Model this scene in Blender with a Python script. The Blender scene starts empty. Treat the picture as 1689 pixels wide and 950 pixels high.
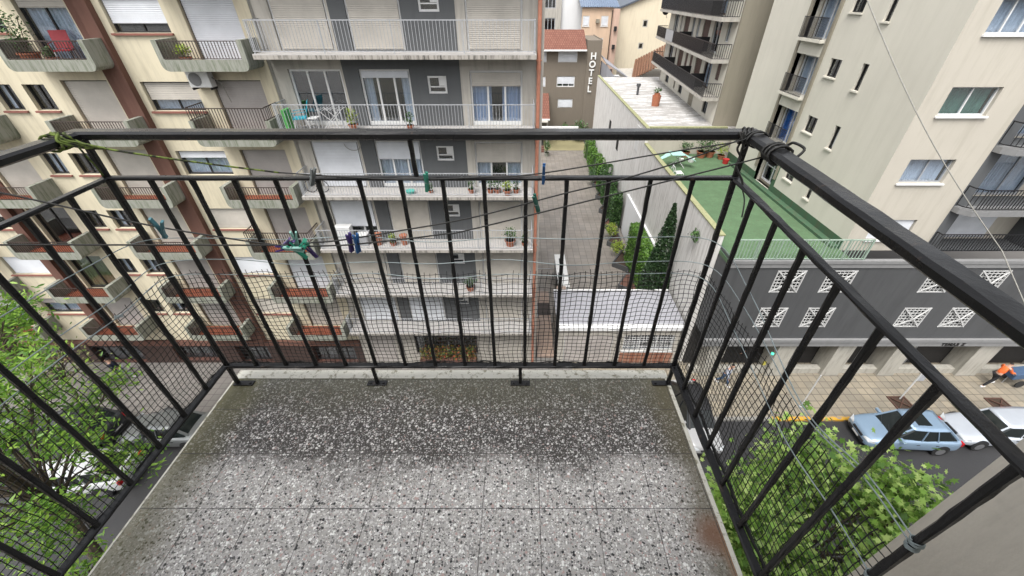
import bpy, math, random
from mathutils import Vector, Matrix
random.seed(7)
R = math.radians
scene = bpy.context.scene
COL = scene.collection
G = -18.0            # street level; the camera hand is the origin
W = {}               # world location of every object that parents another

# ------------------------------------------------------------------ materials
def nmat(name):
    m = bpy.data.materials.new(name); m.use_nodes = True
    nt = m.node_tree; b = nt.nodes['Principled BSDF']
    return m, nt, b
def mth(nt, op, a, b=None, clamp=False):
    n = nt.nodes.new('ShaderNodeMath'); n.operation = op; n.use_clamp = clamp
    for i, v in enumerate((a, b)):
        if v is None: continue
        if isinstance(v, (int, float)): n.inputs[i].default_value = v
        else: nt.links.new(v, n.inputs[i])
    return n.outputs[0]
def mixc(nt, fac, a, b, mode='MIX'):
    n = nt.nodes.new('ShaderNodeMix'); n.data_type = 'RGBA'; n.blend_type = mode
    for i, v in ((0, fac), (6, a), (7, b)):
        if isinstance(v, (int, float)): n.inputs[i].default_value = v
        elif isinstance(v, tuple): n.inputs[i].default_value = (*v[:3], 1)
        else: nt.links.new(v, n.inputs[i])
    return n.outputs[2]
def ramp(nt, fac, stops, interp='LINEAR'):
    n = nt.nodes.new('ShaderNodeValToRGB'); cr = n.color_ramp; cr.interpolation = interp
    while len(cr.elements) < len(stops): cr.elements.new(0.5)
    for e, (p, c) in zip(cr.elements, stops):
        e.position = p; e.color = (*(c if isinstance(c, tuple) else (c, c, c)), 1)
    nt.links.new(fac, n.inputs[0]); return n.outputs[0]
def coords(nt, scale=(1, 1, 1), kind='Object'):
    t = nt.nodes.new('ShaderNodeTexCoord'); mp = nt.nodes.new('ShaderNodeMapping')
    mp.inputs['Scale'].default_value = scale
    nt.links.new(t.outputs[kind], mp.inputs[0]); return mp.outputs[0]
def noise(nt, vec, scale, detail=4, rough=.6):
    n = nt.nodes.new('ShaderNodeTexNoise'); n.inputs['Scale'].default_value = scale
    n.inputs['Detail'].default_value = detail; n.inputs['Roughness'].default_value = rough
    nt.links.new(vec, n.inputs['Vector']); return n.outputs['Fac']
def bump(nt, b, h, strength=.3, dist=.01):
    n = nt.nodes.new('ShaderNodeBump'); n.inputs['Strength'].default_value = strength
    n.inputs['Distance'].default_value = dist
    nt.links.new(h, n.inputs['Height']); nt.links.new(n.outputs[0], b.inputs['Normal'])
def dk(c, f): return tuple(x * f for x in c)

def plaster(name, col, dirt=.35, streak=.5, rough=.85, scale=1.0, grime=None, gr=.5):
    """painted render: broad tone changes, rain streaks, fine grain"""
    m, nt, b = nmat(name)
    v = coords(nt); vs = coords(nt, (1.6, 1.6, .18))
    n1 = noise(nt, v, .55 * scale, 6); n2 = noise(nt, vs, 2.2 * scale, 5, .7); n3 = noise(nt, v, 30, 3)
    f1 = ramp(nt, n1, [(.35, 0.0), (.7, 1.0)]); f2 = ramp(nt, n2, [(.47, 0.0), (.66, 1.0)])
    c = mixc(nt, mth(nt, 'MULTIPLY', f1, dirt), col, dk(col, .8))
    c = mixc(nt, mth(nt, 'MULTIPLY', f2, streak), c, grime or dk(col, .62))
    c = mixc(nt, mth(nt, 'MULTIPLY', n3, .12), c, dk(col, .6))
    nt.links.new(c, b.inputs['Base Color']); b.inputs['Roughness'].default_value = rough
    bump(nt, b, n3, .25, .01)
    return m
def flat(name, col, rough=.5, metal=0.0, var=.12, nscale=8, bumpy=0.0, spec=None):
    m, nt, b = nmat(name); v = coords(nt); n = noise(nt, v, nscale, 4)
    nt.links.new(mixc(nt, ramp(nt, n, [(.3, 0.0), (.75, 1.0)]), col, dk(col, 1 - var * 2)), b.inputs['Base Color'])
    b.inputs['Roughness'].default_value = rough; b.inputs['Metallic'].default_value = metal
    if spec is not None: b.inputs['Specular IOR Level'].default_value = spec
    if bumpy: bump(nt, b, noise(nt, v, nscale * 6, 3), bumpy, .004)
    return m
def leafmat(name, c1, c2, c3, trans=.35):
    m, nt, b = nmat(name)
    g = nt.nodes.new('ShaderNodeNewGeometry')
    c = ramp(nt, g.outputs['Random Per Island'], [(0, c1), (.5, c2), (1, c3)])
    nt.links.new(c, b.inputs['Base Color']); b.inputs['Roughness'].default_value = .45
    t = nt.nodes.new('ShaderNodeBsdfTranslucent'); nt.links.new(c, t.inputs[0])
    mx = nt.nodes.new('ShaderNodeMixShader'); mx.inputs[0].default_value = trans
    nt.links.new(b.outputs[0], mx.inputs[1]); nt.links.new(t.outputs[0], mx.inputs[2])
    nt.links.new(mx.outputs[0], nt.nodes['Material Output'].inputs[0])
    return m
def glassmat(name, tint=(.9, .95, 1), refl=.16):
    m, nt, b = nmat(name)
    nt.nodes.remove(b)
    t = nt.nodes.new('ShaderNodeBsdfTransparent'); t.inputs[0].default_value = (*tint, 1)
    g = nt.nodes.new('ShaderNodeBsdfGlossy'); g.inputs['Roughness'].default_value = .03
    mx = nt.nodes.new('ShaderNodeMixShader'); mx.inputs[0].default_value = refl
    nt.links.new(t.outputs[0], mx.inputs[1]); nt.links.new(g.outputs[0], mx.inputs[2])
    nt.links.new(mx.outputs[0], nt.nodes['Material Output'].inputs[0])
    return m
def paving(name, c1, c2, mortar, size, mort=.02, rough=.6, dirt=.4, offset=0.0, w=1.0):
    m, nt, b = nmat(name); v = coords(nt)
    br = nt.nodes.new('ShaderNodeTexBrick'); nt.links.new(v, br.inputs['Vector'])
    br.offset = offset; br.inputs['Scale'].default_value = 1.0
    br.inputs['Brick Width'].default_value = size * w; br.inputs['Row Height'].default_value = size
    br.inputs['Mortar Size'].default_value = mort; br.inputs['Mortar Smooth'].default_value = .2
    br.inputs['Color1'].default_value = (*c1, 1); br.inputs['Color2'].default_value = (*c2, 1)
    br.inputs['Mortar'].default_value = (*mortar, 1); br.inputs['Bias'].default_value = 0
    n1 = noise(nt, v, .6, 6); n2 = noise(nt, v, 9, 4)
    c = mixc(nt, mth(nt, 'MULTIPLY', ramp(nt, n1, [(.4, 0.0), (.65, 1.0)]), dirt), br.outputs['Color'], dk(c1, .5))
    c = mixc(nt, mth(nt, 'MULTIPLY', n2, .25), c, dk(c1, .45))
    nt.links.new(c, b.inputs['Base Color'])
    nt.links.new(ramp(nt, n1, [(.35, rough * .55), (.65, rough)]), b.inputs['Roughness'])
    bump(nt, b, mth(nt, 'SUBTRACT', 1, br.outputs['Fac']), .4, .008)
    return m

M = {}
M['cream'] = plaster('cream_render', (.70, .63, .47), .4, .38, grime=(.33, .29, .21))
M['concrete'] = plaster('mossy_concrete', (.31, .315, .27), .6, .9, scale=2.5, grime=(.10, .12, .07))
M['brown'] = plaster('brown_paint', (.155, .075, .055), .4, .4)
M['sill_red'] = plaster('red_sill', (.27, .11, .085), .3, .3)
M['terracotta'] = paving('terracotta_tile', (.36, .095, .045), (.28, .08, .04), (.14, .06, .04), .2, .008)
M['lightwall'] = plaster('pale_render', (.50, .47, .42), .5, .55, grime=(.25, .23, .2))
M['greyband'] = plaster('dark_grey_render', (.115, .12, .125), .35, .3)
M['slab'] = plaster('stained_slab', (.42, .39, .35), .6, 1.0, scale=3.2, grime=(.055, .052, .045))
M['floorpaint'] = plaster('pale_balcony_floor', (.50, .48, .46), .4, .3, scale=3)
M['pipe'] = flat('terracotta_pipe', (.55, .23, .15), .5)
M['beige'] = plaster('beige_render', (.56, .52, .445), .3, .3, grime=(.36, .33, .26))
M['offwhite'] = plaster('off_white_render', (.70, .665, .575), .35, .12, scale=.8, grime=(.40, .38, .3))
M['taupe'] = plaster('taupe_render', (.30, .27, .21), .3, .3)
M['podium'] = plaster('slate_grey_paint', (.085, .087, .09), .5, .5, rough=.6, scale=.7)
M['podtrim'] = plaster('light_grey_trim', (.24, .24, .24), .3, .3)
M['stone'] = plaster('pillar_stone', (.44, .42, .37), .4, .5, scale=2, grime=(.2, .19, .16))
M['whitewall'] = plaster('weathered_whitewash', (.80, .78, .75), .4, .6, scale=1.4, grime=(.34, .31, .27))
M['whiteroof'] = plaster('white_roof_coating', (.34, .34, .37), .5, .25)
M['moss'] = plaster('mossy_coping', (.36, .36, .20), .5, .6, scale=3, grime=(.14, .15, .06))
M['hotelwall'] = plaster('taupe_brown_render', (.20, .17, .135), .2, .2)
M['peach'] = plaster('peach_render', (.68, .50, .36), .25, .25)
M['pink'] = plaster('pinkish_render', (.60, .42, .33), .25, .25)
M['yellow'] = plaster('pale_yellow_render', (.78, .69, .52), .25, .3, grime=(.55, .45, .32))
M['white'] = plaster('white_render', (.82, .82, .82), .1, .1)
M['browntile'] = paving('brown_wall_tile', (.13, .06, .045), (.10, .05, .04), (.05, .03, .025), .3, .01)
M['own'] = plaster('grey_parapet_render', (.78, .73, .65), .3, .3, scale=3)
M['whitepaint'] = flat('white_enamel', (.78, .78, .77), .35, var=.05)
M['lettering'] = flat('white_lettering', (.85, .85, .83), .4, var=.03)
M['darkletter'] = flat('black_lettering', (.01, .01, .01), .4)
M['shutter_w'] = flat('white_roller_slats', (.74, .76, .80), .5, var=.1, nscale=1.2)
M['shutter_b'] = flat('beige_roller_slats', (.56, .52, .46), .55, var=.14, nscale=1.2)
M['shutter_g'] = flat('greyish_roller_slats', (.42, .385, .36), .55, var=.14, nscale=1.2)
M['darkframe'] = flat('dark_window_frame', (.03, .028, .028), .4)
M['brownwood'] = flat('brown_wood', (.11, .055, .04), .6, var=.2)
M['glass'] = glassmat('window_glass')
M['gloom_backing'] = flat('painted_gloom', (.035, .032, .03), .9)  # near-black colour stands in for shade inside rooms and arcade
M['curtain_w'] = flat('white_curtain', (.72, .74, .78), .9, var=.06)
M['curtain_b'] = flat('pale_blue_curtain', (.50, .58, .75), .9, var=.06)
M['curtain_blue'] = flat('deep_blue_curtain', (.07, .24, .68), .9)
M['curtain_green'] = flat('olive_green_curtain', (.30, .33, .14), .9)
M['blind_green'] = flat('green_blind', (.13, .25, .17), .6)
M['bar_brown'] = flat('dark_brown_bars', (.05, .035, .03), .5)
M['bar_grey'] = flat('light_grey_bars', (.42, .43, .45), .45)
M['bar_black'] = flat('black_bars', (.015, .015, .018), .4)
M['bar_white'] = flat('white_bars', (.7, .7, .7), .45)
M['steel'] = flat('galvanised_wire', (.34, .40, .41), .38, metal=.55)
M['rope'] = flat('black_clothesline', (.018, .018, .017), .5, bumpy=.5)
M['net'] = flat('black_net_thread', (.012, .012, .012), .7)
M['lattice'] = flat('white_lattice', (.62, .62, .61), .5, var=.1)
M['rubber'] = flat('tyre_rubber', (.02, .02, .02), .8)
M['rim'] = flat('alloy_rim', (.5, .5, .52), .3, metal=.8)
M['carglass'] = flat('tinted_car_glass', (.012, .016, .016), .06, var=.0)
M['plastic'] = flat('black_plastic', (.022, .022, .024), .5)
M['redlight'] = flat('red_lens', (.5, .01, .015), .15)
M['lamp'] = flat('clear_lens', (.75, .78, .8), .1)
M['bark'] = flat('tree_bark', (.11, .085, .06), .9, var=.3, nscale=6, bumpy=.6)
M['soil'] = flat('soil', (.07, .045, .03), .95, var=.3, nscale=12, bumpy=.6)
M['claypot'] = flat('clay_pot', (.42, .15, .08), .8)
M['leaf_plane'] = leafmat('plane_leaf', (.07, .16, .025), (.24, .42, .07), (.52, .66, .22))
M['leaf_ash'] = leafmat('ash_leaf', (.07, .18, .02), (.17, .35, .04), (.36, .55, .08))
M['leaf_pale'] = leafmat('pale_leaf', (.16, .20, .06), (.26, .30, .10), (.36, .38, .16))
M['leaf_hedge'] = leafmat('hedge_leaf', (.04, .11, .012), (.08, .19, .02), (.15, .28, .04), .2)
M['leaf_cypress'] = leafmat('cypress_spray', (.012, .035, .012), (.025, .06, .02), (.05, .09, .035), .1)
M['leaf_dark'] = leafmat('potplant_leaf', (.02, .06, .015), (.05, .12, .03), (.10, .2, .05), .2)
M['leaf_lime'] = leafmat('lime_leaf', (.18, .28, .02), (.28, .38, .04), (.4, .48, .08), .3)
M['turf'] = plaster('green_roof_coating', (.105, .19, .095), 1.5, .55, scale=3, grime=(.085, .10, .055))
M['greenpaint'] = plaster('green_wall_paint', (.06, .13, .07), .6, .5, grime=(.10, .085, .05))
M['greenrail'] = flat('pale_green_rail', (.35, .45, .37), .5)
M['yard'] = plaster('ochre_yard_concrete', (.27, .24, .13), .5, .0)
M['skin'] = flat('skin', (.5, .3, .22), .6, var=.03)
M['hair'] = flat('dark_hair', (.02, .015, .012), .7)
M['orange'] = flat('orange_jacket', (.85, .16, .035), .7)
M['navy'] = flat('navy_cloth', (.012, .018, .04), .8)
M['blackcloth'] = flat('black_cloth', (.01, .01, .012), .8)
M['denim'] = flat('blue_denim', (.06, .11, .2), .8)
M['greycloth'] = flat('pale_grey_cloth', (.45, .48, .55), .8)
M['steelblue'] = flat('blue_corrugated_sheet', (.20, .26, .36), .4, metal=.3)
M['darksheet'] = flat('dark_ridge_sheet', (.10, .12, .15), .5)
M['pathtile'] = paving('pinkish_path_tile', (.46, .34, .27), (.40, .30, .25), (.25, .18, .14), .3, .012)
M['brick'] = paving('red_brick', (.33, .13, .08), (.42, .22, .15), (.4, .36, .3), .16, .02, offset=.5, w=2.2)
M['bluewire'] = flat('dull_cable', (.32, .31, .28), .6)

# blotchy roof coat with long dark rain marks
m, nt, b = nmat('patched_white_roof'); v = coords(nt); vs = coords(nt, (.5, 2.2, 1))
n1 = noise(nt, vs, 1.1, 7, .7); n2 = noise(nt, v, 5, 5, .7)
c = mixc(nt, ramp(nt, n1, [(.43, 0.0), (.53, .85)]), (.68, .67, .66), (.33, .31, .29))
c = mixc(nt, ramp(nt, n2, [(.54, 0.0), (.62, .7)]), c, (.26, .24, .22))
nt.links.new(c, b.inputs['Base Color']); b.inputs['Roughness'].default_value = .6; M['patchroof'] = m

# asphalt
m, nt, b = nmat('asphalt'); v = coords(nt)
n1 = noise(nt, v, .35, 6, .6); n2 = noise(nt, v, 60, 3)
c = mixc(nt, n1, (.022, .022, .025), (.038, .037, .038)); c = mixc(nt, ramp(nt, n2, [(.45, 0.0), (.7, .4)]), c, (.075, .075, .075))
nt.links.new(c, b.inputs['Base Color']); nt.links.new(ramp(nt, n1, [(.3, .38), (.7, .7)]), b.inputs['Roughness'])
bump(nt, b, n2, .4, .01); M['asphalt'] = m
M['ground'] = plaster('city_ground', (.14, .13, .12), .5, 0.0)
M['pave_far'] = paving('sidewalk_tile', (.38, .33, .25), (.27, .245, .2), (.10, .085, .07), .45, .022, .6, .5)
M['pave_left'] = paving('grey_sidewalk_tile', (.24, .22, .205), (.20, .19, .175), (.09, .08, .075), .4, .018, .6, .4)
M['pave_passage'] = paving('grey_passage_paver', (.31, .275, .24), (.23, .21, .19), (.12, .105, .09), .55, .02, .5, .5)
M['kerb'] = plaster('kerb_stone', (.28, .27, .25), .5, .3)
m, nt, b = nmat('worn_yellow_paint'); v = coords(nt); n1 = noise(nt, v, 5, 6, .7)
nt.links.new(mixc(nt, ramp(nt, n1, [(.5, 0.0), (.6, 1.0)]), (.62, .33, .02), (.28, .25, .2)), b.inputs['Base Color'])
b.inputs['Roughness'].default_value = .7; M['yellowkerb'] = m
# clay roof tiles
def tilemat(name, c1, c2):
    m, nt, b = nmat(name); v = coords(nt)
    br = nt.nodes.new('ShaderNodeTexBrick'); nt.links.new(v, br.inputs['Vector']); br.offset = .5
    br.inputs['Scale'].default_value = 1; br.inputs['Brick Width'].default_value = .32; br.inputs['Row Height'].default_value = .55
    br.inputs['Mortar Size'].default_value = .03
    br.inputs['Color1'].default_value = (*c1, 1); br.inputs['Color2'].default_value = (*c2, 1); br.inputs['Mortar'].default_value = (*dk(c1, .35), 1)
    n = noise(nt, v, 2, 5); nt.links.new(mixc(nt, mth(nt, 'MULTIPLY', n, .6), br.outputs['Color'], dk(c1, .6)), b.inputs['Base Color'])
    b.inputs['Roughness'].default_value = .8; return m
M['redtile'] = tilemat('red_roof_tile', (.20, .075, .05), (.26, .11, .075))
M['browntileroof'] = tilemat('brown_roof_tile', (.27, .13, .07), (.20, .09, .05))
# railing paint: thick black enamel, chipped and wet
m, nt, b = nmat('black_railing_enamel'); v = coords(nt)
n1 = noise(nt, v, 26, 6, .7); n2 = noise(nt, v, 140, 4); n3 = noise(nt, v, 5, 4)
c = mixc(nt, ramp(nt, n1, [(.62, 0.0), (.70, .8)]), (.012, .012, .013), (.06, .04, .03))
nt.links.new(c, b.inputs['Base Color'])
nt.links.new(ramp(nt, n3, [(.35, .16), (.65, .42)]), b.inputs['Roughness'])
hh = mth(nt, 'ADD', n1, mth(nt, 'MULTIPLY', n2, .5)); bump(nt, b, hh, .35, .003); b.inputs['Specular IOR Level'].default_value = .32; M['enamel'] = m
# mossy rope
m, nt, b = nmat('mossy_green_rope'); v = coords(nt); n1 = noise(nt, v, 45, 4)
nt.links.new(mixc(nt, ramp(nt, n1, [(.42, 0.0), (.55, 1.0)]), (.018, .02, .012), (.16, .22, .045)), b.inputs['Base Color'])
b.inputs['Roughness'].default_value = .9; bump(nt, b, n1, .8, .003); M['mossrope'] = m

# terrazzo floor with a dirty front band, algae along the free edges, one rust mark and tile joints
def terrazzo():
    m, nt, b = nmat('terrazzo_tile')
    t = nt.nodes.new('ShaderNodeTexCoord'); sx = nt.nodes.new('ShaderNodeSeparateXYZ')
    nt.links.new(t.outputs['Object'], sx.inputs[0]); P = t.outputs['Object']; X, Y = sx.outputs[0], sx.outputs[1]
    wn = nt.nodes.new('ShaderNodeTexNoise'); wn.inputs['Scale'].default_value = 120; nt.links.new(P, wn.inputs['Vector'])
    wv = nt.nodes.new('ShaderNodeVectorMath'); wv.operation = 'SCALE'; wv.inputs[3].default_value = .006
    nt.links.new(wn.outputs['Color'], wv.inputs[0])
    ad = nt.nodes.new('ShaderNodeVectorMath'); nt.links.new(P, ad.inputs[0]); nt.links.new(wv.outputs[0], ad.inputs[1])
    def chips(scale, thr, seed):
        vo = nt.nodes.new('ShaderNodeTexVoronoi'); vo.feature = 'F1'; vo.inputs['Scale'].default_value = scale
        vo.voronoi_dimensions = '2D'; mp = nt.nodes.new('ShaderNodeMapping'); mp.inputs['Location'].default_value = (seed, seed * .7, 0)
        nt.links.new(ad.outputs[0], mp.inputs[0]); nt.links.new(mp.outputs[0], vo.inputs['Vector'])
        sc = nt.nodes.new('ShaderNodeSeparateColor'); nt.links.new(vo.outputs['Color'], sc.inputs[0])
        size = mth(nt, 'MULTIPLY', sc.outputs[1], thr)
        mask = mth(nt, 'LESS_THAN', vo.outputs['Distance'], size)
        return mask, sc.outputs[0], sc.outputs[2]
    mk1, r1, q1 = chips(112, .62, 0.0); mk2, r2, q2 = chips(235, .70, 3.3)
    ctab = [(0, (.02, .02, .022)), (.08, (.10, .098, .095)), (.17, (.28, .27, .26)), (.32, (.48, .46, .45)), (.58, (.68, .66, .64)), (.78, (.50, .36, .33)), (.83, (.92, .91, .88))]
    c1 = ramp(nt, r1, ctab, 'CONSTANT'); c2 = ramp(nt, r2, ctab, 'CONSTANT')
    nb = noise(nt, P, 3.2, 6, .65); nf = noise(nt, P, 22, 5, .7)
    cem = mixc(nt, nb, (.41, .39, .365), (.51, .485, .455))
    clean = mixc(nt, mk2, cem, c2); clean = mixc(nt, mk1, clean, c1)
    # dirty version: the cement is near black-green, bright chips stay
    dcem = mixc(nt, nb, (.030, .027, .024), (.060, .053, .046))
    dc1 = mixc(nt, .25, c1, (.10, .095, .08)); dc2 = mixc(nt, .42, c2, (.08, .07, .06))
    bright1 = mth(nt, 'MULTIPLY', mk1, mth(nt, 'GREATER_THAN', q1, .35)); bright2 = mth(nt, 'MULTIPLY', mk2, mth(nt, 'GREATER_THAN', q2, .45))
    dirty = mixc(nt, bright2, dcem, dc2); dirty = mixc(nt, bright1, dirty, dc1)
    yy = mth(nt, 'ADD', Y, mth(nt, 'MULTIPLY', mth(nt, 'SUBTRACT', nb, .5), .35)); yy = mth(nt, 'ADD', yy, mth(nt, 'MULTIPLY', mth(nt, 'SUBTRACT', nf, .5), .12))
    def smooth(x, a, c_):
        n = nt.nodes.new('ShaderNodeMapRange'); n.interpolation_type = 'SMOOTHSTEP'
        n.inputs['From Min'].default_value = a; n.inputs['From Max'].default_value = c_
        nt.links.new(x, n.inputs['Value']); return n.outputs[0]
    band = smooth(yy, .73, .90)
    col = mixc(nt, band, clean, dirty)
    # far film of algae that covers the chips
    film = mth(nt, 'MULTIPLY', smooth(yy, .98, 1.22), .72)
    col = mixc(nt, film, col, (.075, .072, .045))
    wob = mth(nt, 'MULTIPLY', mth(nt, 'SUBTRACT', nb, .5), .22)
    eR = smooth(mth(nt, 'ADD', X, wob), .50, .66); eL = smooth(mth(nt, 'ADD', mth(nt, 'MULTIPLY', X, -1), wob), 1.10, 1.32)
    col = mixc(nt, mth(nt, 'MULTIPLY', eR, .75), col, (.115, .10, .055)); col = mixc(nt, mth(nt, 'MULTIPLY', eL, .72), col, (.14, .13, .06))
    # rust mark where a bar drips
    dx = mth(nt, 'MULTIPLY', mth(nt, 'SUBTRACT', X, .64), 10); dy = mth(nt, 'MULTIPLY', mth(nt, 'SUBTRACT', Y, .585), 11)
    rr = mth(nt, 'SQRT', mth(nt, 'ADD', mth(nt, 'MULTIPLY', dx, dx), mth(nt, 'MULTIPLY', dy, dy)))
    rr = mth(nt, 'ADD', rr, mth(nt, 'MULTIPLY', mth(nt, 'SUBTRACT', nb, .5), .8))
    rust = mth(nt, 'SUBTRACT', 1, smooth(rr, .15, 1.0)); col = mixc(nt, mth(nt, 'MULTIPLY', rust, .75), col, (.20, .085, .04))
    rr2 = mth(nt, 'MULTIPLY', smooth(X, .635, .675), mth(nt, 'SUBTRACT', 1, smooth(yy, .50, .60))); col = mixc(nt, mth(nt, 'MULTIPLY', rr2, .7), col, (.32, .15, .06))
    # joints
    def joint(c_, off, s):
        f = mth(nt, 'FRACT', mth(nt, 'ADD', mth(nt, 'DIVIDE', mth(nt, 'SUBTRACT', c_, off), s), 50.5))
        return mth(nt, 'LESS_THAN', mth(nt, 'ABSOLUTE', mth(nt, 'SUBTRACT', f, .5)), .008)
    j = mth(nt, 'MAXIMUM', joint(X, .0615, .2), joint(Y, .666, .207))
    j = mth(nt, 'MULTIPLY', j, ramp(nt, nf, [(.36, .45), (.6, 1.0)]))
    col = mixc(nt, j, col, (.055, .05, .045))
    nt.links.new(col, b.inputs['Base Color'])
    nt.links.new(mixc(nt, band, ramp(nt, nf, [(.3, .5), (.7, .7)]), ramp(nt, nb, [(.35, .35), (.65, .65)])), b.inputs['Roughness'])
    bump(nt, b, nf, .2, .003)
    return m
M['terrazzo'] = terrazzo()
m, nt, b = nmat('flaking_white_kerb_paint'); v = coords(nt); n1 = noise(nt, v, 35, 6, .75)
nt.links.new(mixc(nt, ramp(nt, n1, [(.53, 0.0), (.63, 1.0)]), (.72, .70, .62), (.30, .28, .2)), b.inputs['Base Color'])
b.inputs['Roughness'].default_value = .8; bump(nt, b, n1, .5, .004); M['kerbpaint'] = m
def carpaint(name, col, metal=.35):
    m, nt, b = nmat(name); v = coords(nt); n = noise(nt, v, 2.5, 4)
    nt.links.new(mixc(nt, n, col, dk(col, .85)), b.inputs['Base Color'])
    b.inputs['Metallic'].default_value = metal; b.inputs['Roughness'].default_value = .3
    b.inputs['Coat Weight'].default_value = .6; b.inputs['Coat Roughness'].default_value = .06
    return m

# ------------------------------------------------------------------ mesh building
def FY(yf, flip=1):        # frame of a facade that faces the street: (along, inward, up)
    return lambda u, d, z: (u, yf + d, z)
def FX(xf):                # frame of a facade that faces the passage (towards -x)
    return lambda u, d, z: (xf + d, u, z)
ID = lambda x, y, z: (x, y, z)
class MB:
    def __init__(s, fr=ID): s.v = []; s.f = []; s.fr = fr
    def poly(s, pts):
        i = len(s.v); s.v += [s.fr(*p) for p in pts]; s.f.append(tuple(range(i, i + len(pts)))); return s
    def box(s, x0, x1, y0, y1, z0, z1):
        i = len(s.v)
        s.v += [s.fr(x, y, z) for z in (z0, z1) for y in (y0, y1) for x in (x0, x1)]
        s.f += [tuple(i + k for k in q) for q in ((0, 2, 3, 1), (4, 5, 7, 6), (0, 1, 5, 4), (2, 6, 7, 3), (0, 4, 6, 2), (1, 3, 7, 5))]
        return s
    def prism(s, pts, vec):   # closed polygon swept along vec
        n = len(pts); i = len(s.v)
        s.v += [s.fr(*p) for p in pts] + [s.fr(p[0] + vec[0], p[1] + vec[1], p[2] + vec[2]) for p in pts]
        s.f += [tuple(range(i + n - 1, i - 1, -1)), tuple(range(i + n, i + 2 * n))]
        s.f += [(i + k, i + (k + 1) % n, i + n + (k + 1) % n, i + n + k) for k in range(n)]
        return s
    def tube(s, pts, r, n=6, taper=None, caps=True):
        pts = [Vector(p) for p in pts]; rings = []
        up = Vector((0, 0, 1))
        for k, p in enumerate(pts):
            d = (pts[min(k + 1, len(pts) - 1)] - pts[max(k - 1, 0)])
            if d.length < 1e-9: d = Vector((0, 0, 1))
            d.normalize(); a = d.cross(up)
            if a.length < .05: a = d.cross(Vector((1, 0, 0)))
            a.normalize(); bb = d.cross(a)
            rad = r if taper is None else r + (taper - r) * k / max(1, len(pts) - 1)
            i = len(s.v); s.v += [s.fr(*(p + a * math.cos(2 * math.pi * j / n) * rad + bb * math.sin(2 * math.pi * j / n) * rad)) for j in range(n)]
            rings.append(i)
        for A, B in zip(rings, rings[1:]):
            s.f += [(A + j, A + (j + 1) % n, B + (j + 1) % n, B + j) for j in range(n)]
        if caps: s.f += [tuple(rings[0] + j for j in range(n - 1, -1, -1)), tuple(rings[-1] + j for j in range(n))]
        return s
    def bar(s, p0, p1, w, h):  # rectangular bar, w sideways, h up
        p0, p1 = Vector(p0), Vector(p1); d = (p1 - p0).normalized()
        up = Vector((0, 0, 1)) if abs(d.z) < .9 else Vector((0, 1, 0))
        a = d.cross(up).normalized() * w / 2; bb = a.normalized().cross(d) * h / 2; i = len(s.v)
        for p in (p0, p1): s.v += [s.fr(*(p + q)) for q in (-a - bb, a - bb, a + bb, -a + bb)]
        s.f += [(i, i + 3, i + 2, i + 1), (i + 4, i + 5, i + 6, i + 7)] + [(i + k, i + (k + 1) % 4, i + 4 + (k + 1) % 4, i + 4 + k) for k in range(4)]
        return s
    def disc(s, c, r, axis, t, n=16):
        c = Vector(c); ax = Vector(axis).normalized(); return s.tube([c - ax * t / 2, c + ax * t / 2], r, n)
    def build(s, name, mat, parent=None, loc=None, smooth=False, share=None, bevel=0, sub=0):
        off = W.get(parent.name, Vector((0, 0, 0))) if parent else Vector((0, 0, 0))
        if loc is not None: base = Vector(loc)
        else: base = off.copy()
        if share is not None: me = share
        else:
            me = bpy.data.meshes.new(name)
            me.from_pydata([tuple(Vector(p) - base) if loc is None else p for p in s.v], [], s.f)
            if smooth: me.polygons.foreach_set('use_smooth', [True] * len(me.polygons))
            if mat is not None: me.materials.append(mat)
        o = bpy.data.objects.new(name, me); COL.objects.link(o)
        if parent: o.parent = parent
        o.location = base - off if parent else base
        W[o.name] = base
        if bevel:
            bm_ = o.modifiers.new('bevel', 'BEVEL'); bm_.width = bevel; bm_.segments = 2; bm_.limit_method = 'ANGLE'
        if sub:
            sm_ = o.modifiers.new('sub', 'SUBSURF'); sm_.levels = sub; sm_.render_levels = sub
        return o
def tag(o, label=None, cat=None, group=None, kind=None):
    if label: o['label'] = label
    if cat: o['category'] = cat
    if group: o['group'] = group
    if kind: o['kind'] = kind
    return o
def thing(name, loc, label, cat, group=None, rz=0):
    o = bpy.data.objects.new(name, None); COL.objects.link(o); o.location = loc; o.rotation_euler = (0, 0, rz)
    o.empty_display_size = .2; W[o.name] = Vector(loc)
    return tag(o, label, cat, group)
def single(mb, name, mat, label, cat, group=None, loc=None, **k):   # a thing made of one mesh, origin at its base
    if loc is None:
        xs = [p[0] for p in mb.v]; ys = [p[1] for p in mb.v]; zs = [p[2] for p in mb.v]
        base = Vector(((min(xs) + max(xs)) / 2, (min(ys) + max(ys)) / 2, min(zs)))
        mb.v = [tuple(Vector(p) - base) for p in mb.v]; loc = base
    return tag(mb.build(name, mat, None, loc, **k), label, cat, group)
def copy_thing(src, loc, rot=None, label=None, scale=None, mats=None):
    c = src.copy(); COL.objects.link(c); c.location = loc; W[c.name] = Vector(loc)
    if rot: c.rotation_euler = rot
    if label: c['label'] = label
    for ch in list(src.children):
        d = ch.copy(); COL.objects.link(d); d.parent = c
        for g in list(ch.children):
            e = g.copy(); COL.objects.link(e); e.parent = d
    return c

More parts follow.
